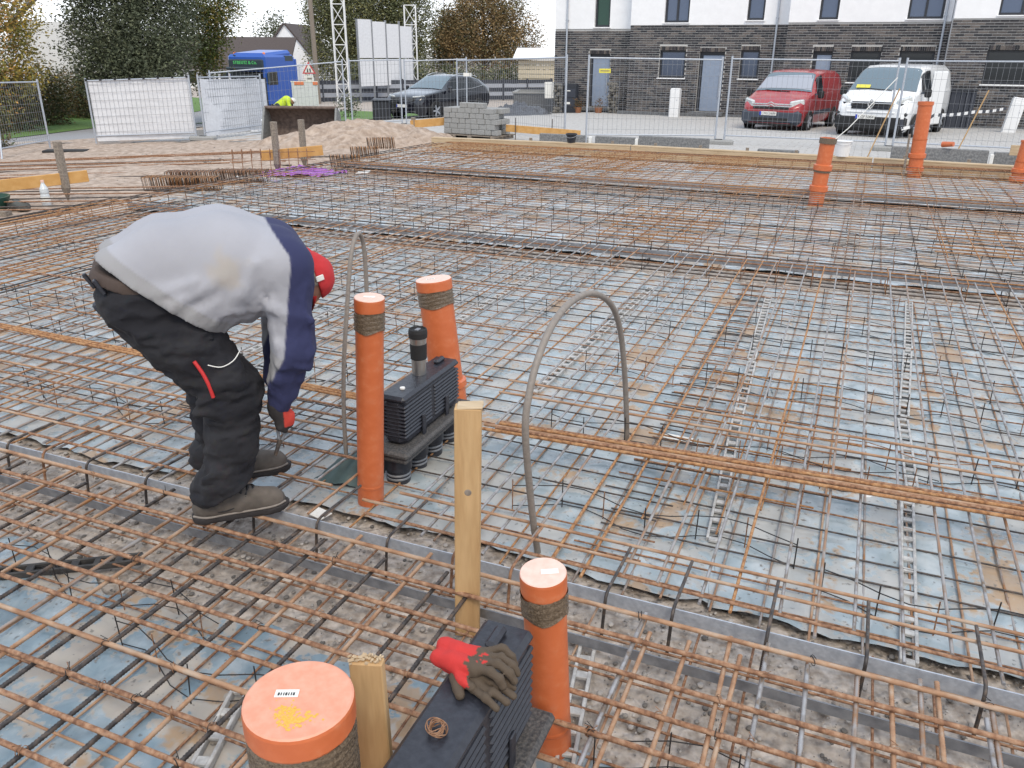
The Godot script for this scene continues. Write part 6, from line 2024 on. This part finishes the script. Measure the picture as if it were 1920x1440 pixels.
	part(t, "knot", MB.new().lathe([Vector2(.011, 0), Vector2(.008, .0012), Vector2(0, .0015)], V(0.004, 0.53, 0.0225), 14, Basis.from_euler(V(PI / 2, 0, 0))), M.wood_old)
	t = thing("timber_plank", "short rough sawn plank standing beside the large capped pipe", "plank", V(-0.757, 0, -1.095), 0.3)
	part(t, "shaft", MB.new().box(V(0, 0.31, 0), V(0.068, 0.62, 0.026), Basis.from_euler(V(0, 0, 0.02)), 0.003), M.wood)
	var fz := MB.new()
	for k in 40:
		fz.box(V(-0.042 + 0.066 * rng.randf(), 0.62 + rng.randf_range(-.003, .005), rng.randf_range(-.011, .011)), V(0.006, 0.012, 0.003), Basis.from_euler(V(rng.randf() * 1.2, rng.randf() * 3.0, rng.randf() * 1.2)))
	part(t, "frayed_end", fz, M.wood_along)
	# flat things on the sheet
	for q in [[-0.61, -3.60, 0.15, 0.05], [-1.80, -2.33, 0.09, 0.06], [0.23, -3.36, 0.09, 0.03]]:
		one("foam_scrap", "white foam scrap lying on the sheet", "scrap", MB.new().box(V(0, 0.012, 0), V(q[2], 0.006, q[3]), Basis.IDENTITY, 0.002), M.foam_white, V(q[0], 0.012, q[1]), V(0, rng.randf_range(-.5, .8), 0.02), "foam scraps on the sheet")
	var fl := []
	for j in 12:
		var row := []
		for i in 16:
			var u := i / 15.0
			var w := j / 11.0
			nz.frequency = 4.0
			row.append(V(-1.99 + u * 0.26, 0.015 + 0.10 * sin(PI * u) * sin(PI * w * 0.9 + 0.2) + 0.02 * nz.get_noise_2d(u, w), -2.52 - w * 0.26 - u * 0.05))
		fl.append(row)
	one("film_flap", "raised teal flap of plastic film beside the slim pipe", "plastic film", MB.new().grid(fl, false), M.plastic_teal)
	# gloves on the box
	var red := Color(.52, .035, .03)
	var coat := Color(.085, .06, .042)
	var gh := func(p: Vector3) -> Color:
		nz.frequency = 26.0
		var e := nz.get_noise_3dv(p)
		if p.x > -0.598 + e * 0.04:
			return coat if e < 0.5 else red
		return red
	var gh2 := func(p: Vector3) -> Color:
		nz.frequency = 26.0
		var e := nz.get_noise_3dv(p)
		return red if (p.x < -0.645 or e > 0.5) else coat
	var Y0 := 0.53
	var b := []
	# upper glove: cuff, palm, four fingers, thumb
	b.append([V(-0.700, Y0 + 0.010, -1.285), V(-0.655, Y0 + 0.018, -1.270), .024, .026])
	b.append([V(-0.700, Y0 + 0.004, -1.245), V(-0.650, Y0 + 0.014, -1.235), .022, .026])
	b.append([V(-0.650, Y0 + 0.016, -1.270), V(-0.590, Y0 + 0.022, -1.272), .026, .024])
	b.append([V(-0.650, Y0 + 0.014, -1.235), V(-0.585, Y0 + 0.022, -1.226), .026, .024])
	for k in 4:
		var z := -1.305 + k * 0.0285
		var ln: float = [0.062, 0.080, 0.084, 0.066][k]
		var m := V(-0.575 + ln * 0.5, Y0 + 0.038 - 0.005 * (k % 2), z)
		b.append([V(-0.592, Y0 + 0.026, -1.284 + k * 0.0195), m, .0112, .0108])
		b.append([m, V(-0.575 + ln * 0.9, Y0 + 0.022, z + 0.003), .0108, .0104])
		b.append([V(-0.575 + ln * 0.9, Y0 + 0.022, z + 0.003), V(-0.570 + ln, Y0 + 0.002, z + 0.004), .0104, .0098])
	b.append([V(-0.640, Y0 + 0.010, -1.225), V(-0.605, Y0 + 0.004, -1.192), .015, .013])
	b.append([V(-0.605, Y0 + 0.004, -1.192), V(-0.575, Y0 + 0.0, -1.185), .013, .012])
	b = shrink(b, V(-0.605, 0.508, -1.27), 0.84, V(0, 0, 0))
	one("work_glove", "red knitted work glove with brown coated fingers, upper one on the front box", "glove", body(b, 0.0036, 0.0022, gh, [], 0.0022, 45.0), M.glove)
	var Y1 := 0.512
	b = [[V(-0.685, Y1 + 0.006, -1.20), V(-0.63, Y1 + 0.012, -1.19), .02, .024], [V(-0.63, Y1 + 0.012, -1.19), V(-0.575, Y1 + 0.014, -1.185), .024, .021], [V(-0.64, Y1 + 0.010, -1.165), V(-0.58, Y1 + 0.012, -1.165), .02, .02]]
	for k in 4:
		var z := -1.205 + k * 0.0275
		var ln: float = [0.075, 0.088, 0.080, 0.062][k]
		b.append([V(-0.588, Y1 + 0.012, -1.198 + k * 0.019), V(-0.57 + ln * 0.5, Y1 + 0.014, z), .0108, .0106])
		b.append([V(-0.57 + ln * 0.5, Y1 + 0.014, z), V(-0.565 + ln * 0.95, Y1 - 0.004, z + 0.004), .0106, .0100])
	b.append([V(-0.645, Y1 + 0.008, -1.16), V(-0.625, Y1 + 0.010, -1.135), .015, .0145])
	b.append([V(-0.625, Y1 + 0.010, -1.135), V(-0.606, Y1 + 0.008, -1.112), .0145, .0135])
	b = shrink(b, V(-0.605, 0.5065, -1.17), 0.80, V(0.008, 0, -0.055))
	one("work_glove", "red knitted work glove with brown thumb, lower one on the front box", "glove", body(b, 0.0036, 0.0022, gh2, [], 0.0022, 45.0), M.glove)
	# coil of tie wire
	var cw := thing("wire_coil", "small coil of thin brown tie wire on the front box lid", "wire coil", V(-0.600, 0.507, -1.078))
	for k in 9:
		var pts := []
		var tl := Basis.from_euler(V(rng.randf_range(-.5, .5), rng.randf() * TAU, rng.randf_range(-.5, .5)))
		var ra := rng.randf_range(0.014, 0.023)
		for i in 21:
			var a := TAU * i / 20.0
			pts.append(V(0, 0.014, 0) + tl * V(cos(a) * ra, 0.003 * sin(3.0 * a), sin(a) * ra * 0.8))
		part(cw, "winding", MB.new().tube(pts, 0.0012, 5, false), M.rust_brown)

func shrink(bones: Array, c: Vector3, k: float, move: Vector3) -> Array:
	var out := []
	for q in bones:
		out.append([c + (q[0] - c) * k + move, c + (q[1] - c) * k + move, q[2] * k, q[3] * k])
	return out
func smooth(p: Array) -> Array:
	var out := []
	for i in p.size() - 1:
		var a: Vector3 = p[maxi(i - 1, 0)]
		var b: Vector3 = p[i]
		var c: Vector3 = p[i + 1]
		var d: Vector3 = p[mini(i + 2, p.size() - 1)]
		for k in 5:
			out.append(b.cubic_interpolate(c, a, d, k / 5.0))
	out.append(p[-1])
	return out

# ------------------------------------------------------------------ the man
func worker() -> void:
	var t := thing("person", "man in grey and navy sweatshirt, dark work trousers and red cap bending to tie steel", "person", V(-2.045, 0.173, -2.091), deg_to_rad(43.95))
	var skin := Color(.36, .19, .13)
	var hand_r := V(.219, .365, .155)
	var hand_l := V(.24, .385, -.06)
	var plain := func(_p: Vector3) -> Color: return skin
	var bb := [[V(-.16, .80, 0), V(.05, .9, 0), .1, .11], [V(.05, .9, 0), V(.28, .9, 0), .11, .10], [V(.27, .90, 0), V(.375, .862, 0), .062, .054]]
	for s in [1.0, -1.0]:
		bb.append([V(-.15, .80, .09 * s), V(.06 if s > 0 else -.01, .49, .14 * s), .08, .06])
		bb.append([V(.06 if s > 0 else -.01, .49, .14 * s), V(.01, .09, .15 * s), .055, .04])
		bb.append([V(.29, .9, .1 * s), V(.30, .89, .17 * s), .05, .045])
		bb.append([V(.30, .89, .17 * s), V(.28, .62, .195 * s), .045, .038])
		bb.append([V(.28, .62, .195 * s), V(.215, .41, .16) if s > 0 else V(.24, .42, -.07), .036, .028])
	# skull, jaw, nose, ears: the face looks down
	bb.append([V(.345, .852, 0), V(.38, .825, 0), .076, .078])
	bb.append([V(.365, .79, 0), V(.34, .755, 0), .058, .048])
	bb.append([V(.39, .742, 0), V(.377, .725, 0), .015, .013])
	for s in [1.0, -1.0]:
		bb.append([V(.35, .82, .079 * s), V(.35, .795, .080 * s), .015, .011])
	part(t, "body", body(bb, 0.010, 0.009, plain), M.glove)
	# sweatshirt
	var grey := Color(.335, .335, .365)
	var navy := Color(.025, .028, .085)
	var hem := Color(.275, .27, .275)
	var hs := func(p: Vector3) -> Color:
		var lim := 0.298
		if p.y < 0.93:
			lim = lerpf(0.245, 0.298, clampf((p.y - 0.62) / 0.31, 0.0, 1.0))
		if p.y < 0.62:
			lim = lerpf(0.15, 0.245, clampf((p.y - 0.44) / 0.18, 0.0, 1.0))
		if p.y > 0.96:
			lim = 0.298 - (p.y - 0.96) * 0.55
		nz.frequency = 3.0
		var k := 1.0 + 0.10 * nz.get_noise_3dv(p)
		var base := grey.lerp(hem, smoothstep(0.052, 0.044, (p - V(-.259, .946, 0)).dot(V(.618, .786, 0)))) * k
		var soil := smoothstep(0.075, 0.02, Vector2(p.x - 0.10, p.y - 0.93).length() + 0.05 * nz.get_noise_3dv(p * 3.0)) if p.z > 0 else 0.0
		base = base.lerp(Color(.38, .33, .27), soil * 0.6)
		return base.lerp(navy, smoothstep(lim - 0.004, lim + 0.004, p.x))
	var sb := []
	for s in [.075, -.075]:
		sb.append([V(-.215, .90, s), V(-.08, .925, s), .10, .135])
		sb.append([V(-.08, .925, s), V(.10, .908, s), .135, .172])
		sb.append([V(.10, .908, s), V(.25, .905, s), .172, .125])
		sb.append([V(-.05, .83, s), V(.16, .815, s), .12, .105])
		sb.append([V(-.16, .83, s * 1.3), V(-.02, .78, s * 1.3), .13, .13])
	sb.append([V(.27, .912, -.15), V(.27, .912, .15), .098, .098])
	sb.append([V(.26, .915, 0), V(.315, .885, 0), .085, .068])
	sb.append([V(.295, .905, .16), V(.285, .63, .195), .086, .068])
	sb.append([V(.285, .63, .195), V(.218, .425, .16), .066, .044])
	sb.append([V(.295, .905, -.16), V(.29, .64, -.19), .086, .068])
	sb.append([V(.29, .64, -.19), V(.235, .43, -.07), .066, .044])
	# folds round waist and elbow
	for q in [[V(-.07, .825, .222), V(.07, .905, .240)], [V(-.02, .785, .215), V(.11, .85, .232)], [V(.05, .765, .205), V(.15, .865, .228)], [V(.12, .80, .205), V(.19, .94, .232)], [V(.17, .80, .19), V(.225, .95, .222)], [V(-.12, .86, .205), V(.0, .90, .236)]]:
		sb.append([q[0], q[1], .019, .009])
	for q in [[V(.235, .66, .24), V(.33, .62, .25)], [V(.225, .60, .245), V(.32, .57, .235)], [V(.215, .54, .225), V(.29, .52, .215)], [V(.225, .79, .235), V(.35, .74, .25)], [V(.2, .475, .195), V(.265, .46, .19)]]:
		sb.append([q[0], q[1], .012, .008])
	part(t, "sweatshirt", body(sb, 0.0072, 0.012, hs, [[V(-.259, .946, 0), V(-.618, -.786, 0), V(.185, .8, 0), V(-1, 0, 0)]], 0.013, 4.2, V(1.7, 0.9, 1.0), true, func(p): return 0.12 + 0.9 * smoothstep(0.95, 0.80, p.y)), M.cloth)
	# trousers
	var dark := Color(.009, .0095, .014)
	var worn := Color(.022, .021, .024)
	var ht := func(p: Vector3) -> Color:
		nz.frequency = 6.0
		var k := nz.get_noise_3dv(p)
		return dark.lerp(worn, clampf(k * 1.4 + 0.3, 0.0, 1.0))
	var tb := []
	for s in [1.0, -1.0]:
		tb.append([V(-.185, .845, .065 * s), V(-.12, .80, .075 * s), .118, .122])
		var lg := 0.0 if s > 0 else -0.075
		tb.append([V(-.165, .80, .085 * s), V(-.045 + lg * .5, .65, .115 * s), .124, .117])
		tb.append([V(-.045 + lg * .5, .65, .115 * s), V(.072 + lg, .485, .14 * s), .117, .100])
		tb.append([V(.072 + lg, .485, .14 * s), V(.05 + lg * .6, .30, .145 * s), .096, .086])
		tb.append([V(.05 + lg * .6, .30, .145 * s), V(.012, .13, .15 * s), .084, .082])
		tb.append([V(-.03, .11, .15 * s), V(.03, .10, .15 * s), .083, .083])
		for q in [[V(-.05, .16, 0), V(.06, .14, .0)], [V(-.06, .20, 0), V(.03, .215, 0)], [V(-.05, .45, 0), V(.07, .42, 0)], [V(-.03, .49, 0), V(.09, .47, 0)], [V(-.05, .115, 0), V(.05, .10, 0)]]:
			tb.append([q[0] + V(0, 0, (.225 if absf(q[0].y - .3) > .0 else .2) * s), q[1] + V(0, 0, .225 * s), .011, .007])
	for q in [[V(-.10, .70, .205), V(.0, .74, .19)], [V(-.09, .66, .21), V(.03, .70, .21)], [V(-.18, .73, .19), V(-.05, .77, .19)]]:
		tb.append([q[0], q[1], .010, .006])
	tb.append([V(.045, .61, .225), V(.085, .545, .23), .028, .03])
	tb.append([V(.03, .555, .232), V(.085, .60, .225), .026, .026])
	var waist := [V(-.28, .925, 0), V(.354, .935, 0)]
	part(t, "trousers", body(tb, 0.0076, 0.011, ht, [waist, [V(0, 0.112, 0), V(0.45, -0.9, 0)]], 0.014, 6.0, V(0.8, 1.7, 0.8), true), M.cloth)
	var bl := []
	for s in [1.0, -1.0]:
		bl.append([V(-.195, .865, .07 * s), V(-.10, .82, .08 * s), .125, .128])
	var belt := part(t, "belt", body(bl, 0.008, 0.010, func(_p): return Color(.065, .045, .038), [[V(-.28, .932, 0), V(.354, .935, 0)], [V(-.28, .890, 0), V(-.354, -.935, 0)]]), M.glove)
	for q in [V(-.312, .895, .085), V(-.278, .89, .16)]:
		part(belt, "belt_loop", MB.new().box(q, V(.012, .055, .02), Basis.from_euler(V(0, 0, 0.5)), .003), M.plastic_black)
	part(t, "pocket_piping", MB.new().tube(smooth([V(.005, .625, .252), V(.045, .615, .258), V(.085, .63, .252), V(.11, .655, .232)]), .0018, 6), M.paper)
	part(t, "pocket_zip", MB.new().tube(smooth([V(-.035, .64, .243), V(-.015, .60, .250), V(.0, .555, .254), V(.008, .51, .252)]), .0065, 6), M.sign_red)
	part(t, "pocket_tab", MB.new().box(V(-.298, .80, .085), V(.02, .05, .03), Basis.from_euler(V(0, 0, 0.5)), .006), M.fence_slate)
	# boots
	for s in [1.0, -1.0]:
		var o := V(0.0, 0, .15 * s) if s > 0 else V(.045, 0, -.15)
		var lea := func(p: Vector3) -> Color:
			nz.frequency = 16.0
			var k := 1.0 + 0.5 * nz.get_noise_3dv(p)
			return Color(.105, .088, .074) * k
		var b := [[o + V(-.055, .065, 0), o + V(.04, .06, 0), .050, .050], [o + V(.04, .058, 0), o + V(.155, .042, .0), .050, .043], [o + V(.1, .052, .012), o + V(.165, .042, .012), .040, .036], [o + V(-.03, .07, 0), o + V(-.005, .16, 0), .052, .056], [o + V(-.08, .05, 0), o + V(-.06, .06, 0), .036, .04]]
		var bt := part(t, "boot", body(b, 0.006, 0.008, lea, [[V(0, 0.02, 0), V(0, -1, 0)]], 0.003, 30.0), M.glove)
		part(bt, "sole", body([[o + V(-.075, .018, 0), o + V(.0, .018, 0), .047, .044], [o + V(0, .018, 0), o + V(.16, .022, .003), .046, .052], [o + V(.15, .02, .006), o + V(.19, .026, .006), .045, .03]], 0.006, 0.006, func(_p): return Color(.030, .027, .025), [[V(0, .030, 0), V(0, 1, 0)], [V(0, .002, 0), V(0, -1, 0)]], 0.004, 40.0), M.glove)
		part(bt, "toe_cap", body([[o + V(.13, .045, .004), o + V(.17, .040, .006), .046, .038]], 0.006, 0.004, func(_p): return Color(.085, .075, .067), [[V(.135, 0, 0), V(-1, 0, 0)], [V(0, .026, 0), V(0, -1, 0)]]), M.glove)
		for sd in [-1.0, 1.0]:
			part(bt, "side_seam", MB.new().tube(smooth([o + V(-.095, .075, .03 * sd), o + V(-.055, .055, .05 * sd), o + V(0, .05, .052 * sd), o + V(.045, .066, .050 * sd), o + V(.07, .088, .038 * sd)]), .0028, 5), M.rubber)
			part(bt, "welt", MB.new().tube(smooth([o + V(-.115, .032, .02 * sd), o + V(-.07, .031, .046 * sd), o + V(0, .031, .045 * sd), o + V(.08, .033, .050 * sd), o + V(.16, .035, .052 * sd), o + V(.205, .036, .028 * sd)]), .0045, 6), M.hose)
		for k in 4:
			part(bt, "lace", MB.new().tube([o + V(.052 + k * .017, .100 - k * .008, -.036), o + V(.066 + k * .017, .119 - k * .0085, 0), o + V(.052 + k * .017, .100 - k * .008, .036)], .0042, 5), M.rubber)
	# hair and cap
	part(t, "hair", body([[V(.345, .852, 0), V(.38, .825, 0), .085, .087]], 0.006, 0.004, func(p): return Color(.20, .17, .145) * (0.9 + 0.5 * rng.randf()), [[V(0, .81, 0), V(0, -1, 0)], [V(.30, .86, 0), V(-1, 0, 0)]], 0.006, 60.0), M.glove)
	var cp := part(t, "cap", body([[V(.35, .852, 0), V(.385, .826, 0), .086, .090]], 0.006, 0.004, func(_p): return Color(.46, .025, .03), [[V(.398, .84, 0), V(-.97, -.24, 0)]], 0.004, 20.0), M.cloth)
	var br := []
	for j in 8:
		var row := []
		for i in 13:
			var a := PI * (i / 12.0) - PI / 2.0
			var l := 0.075 * cos(a) * j / 7.0
			row.append(V(.405 - 0.3 * l - 0.03 * absf(sin(a)) * (1.0 - j / 10.0), .775 - l, .082 * sin(a)))
		br.append(row)
	part(cp, "brim", MB.new().grid(br, false), M.sign_red)
	part(cp, "badge", MB.new().box(V(.41, .84, .090), V(.03, .02, .006), Basis.from_euler(V(0, 0.3, 0.2)), .002), M.paper)
	part(cp, "strap", MB.new().box(V(.365, .912, .055), V(.02, .012, .03), Basis.from_euler(V(0.7, 0, 0.2)), .003), M.paper)
	# gloves: fist round the pliers
	for s in [1.0, -1.0]:
		var w := V(.217, .415, .16) if s > 0 else V(.238, .425, -.07)
		var h: Vector3 = hand_r if s > 0 else hand_l
		var q := [[w, w.lerp(h, 0.45), .037, .034], [w.lerp(h, 0.4), h + V(.012, -.008, 0), .034, .032]]
		for k in 4:
			var kn := h + V(.036 - k * .002, -.006 - k * .013 + .014, .004 * s)
			q.append([h + V(.012, .008 - k * .012, .014 * s), kn, .0115, .0105])
			q.append([kn, h + V(.022, -.010 - k * .012 + .008, -.022 * s), .0105, .0098])
			q.append([h + V(.022, -.010 - k * .012 + .008, -.022 * s), h + V(-.004, -.008 - k * .012 + .008, -.026 * s), .0098, .009])
		q.append([h + V(-.005, .01, .012 * s), h + V(-.004, -.032, .02 * s), .0125, .0115])
		q.append([h + V(-.004, -.032, .02 * s), h + V(.012, -.052, .010 * s), .0115, .0105])
		var gc := func(p: Vector3) -> Color: return Color(.50, .05, .035) if (p.x > h.x + .012 and p.y > h.y - .03) else Color(.03, .025, .024)
		part(t, "work_glove", body(q, 0.0045, 0.005, gc, [], 0.002, 50.0), M.glove)
	var pl := thing("pliers", "steel tying pliers held in the bending man's glove", "pliers", V(0, 0, 0))
	pl.position = t.position
	pl.rotation = t.rotation
	for x in [-0.008, 0.012]:
		part(pl, "handle", MB.new().tube([hand_r + V(x, .03, -.006), hand_r + V(x * 1.4, -.06, -.004), hand_r + V(x * 0.3 - .008, -.10, -.002)], .0055, 8), M.zinc_dull)
	part(pl, "jaw", MB.new().tube([hand_r + V(-.006, -.09, -.002), hand_r + V(-.03, -.15, 0)], [.010, .006], 8), M.steel_dark)
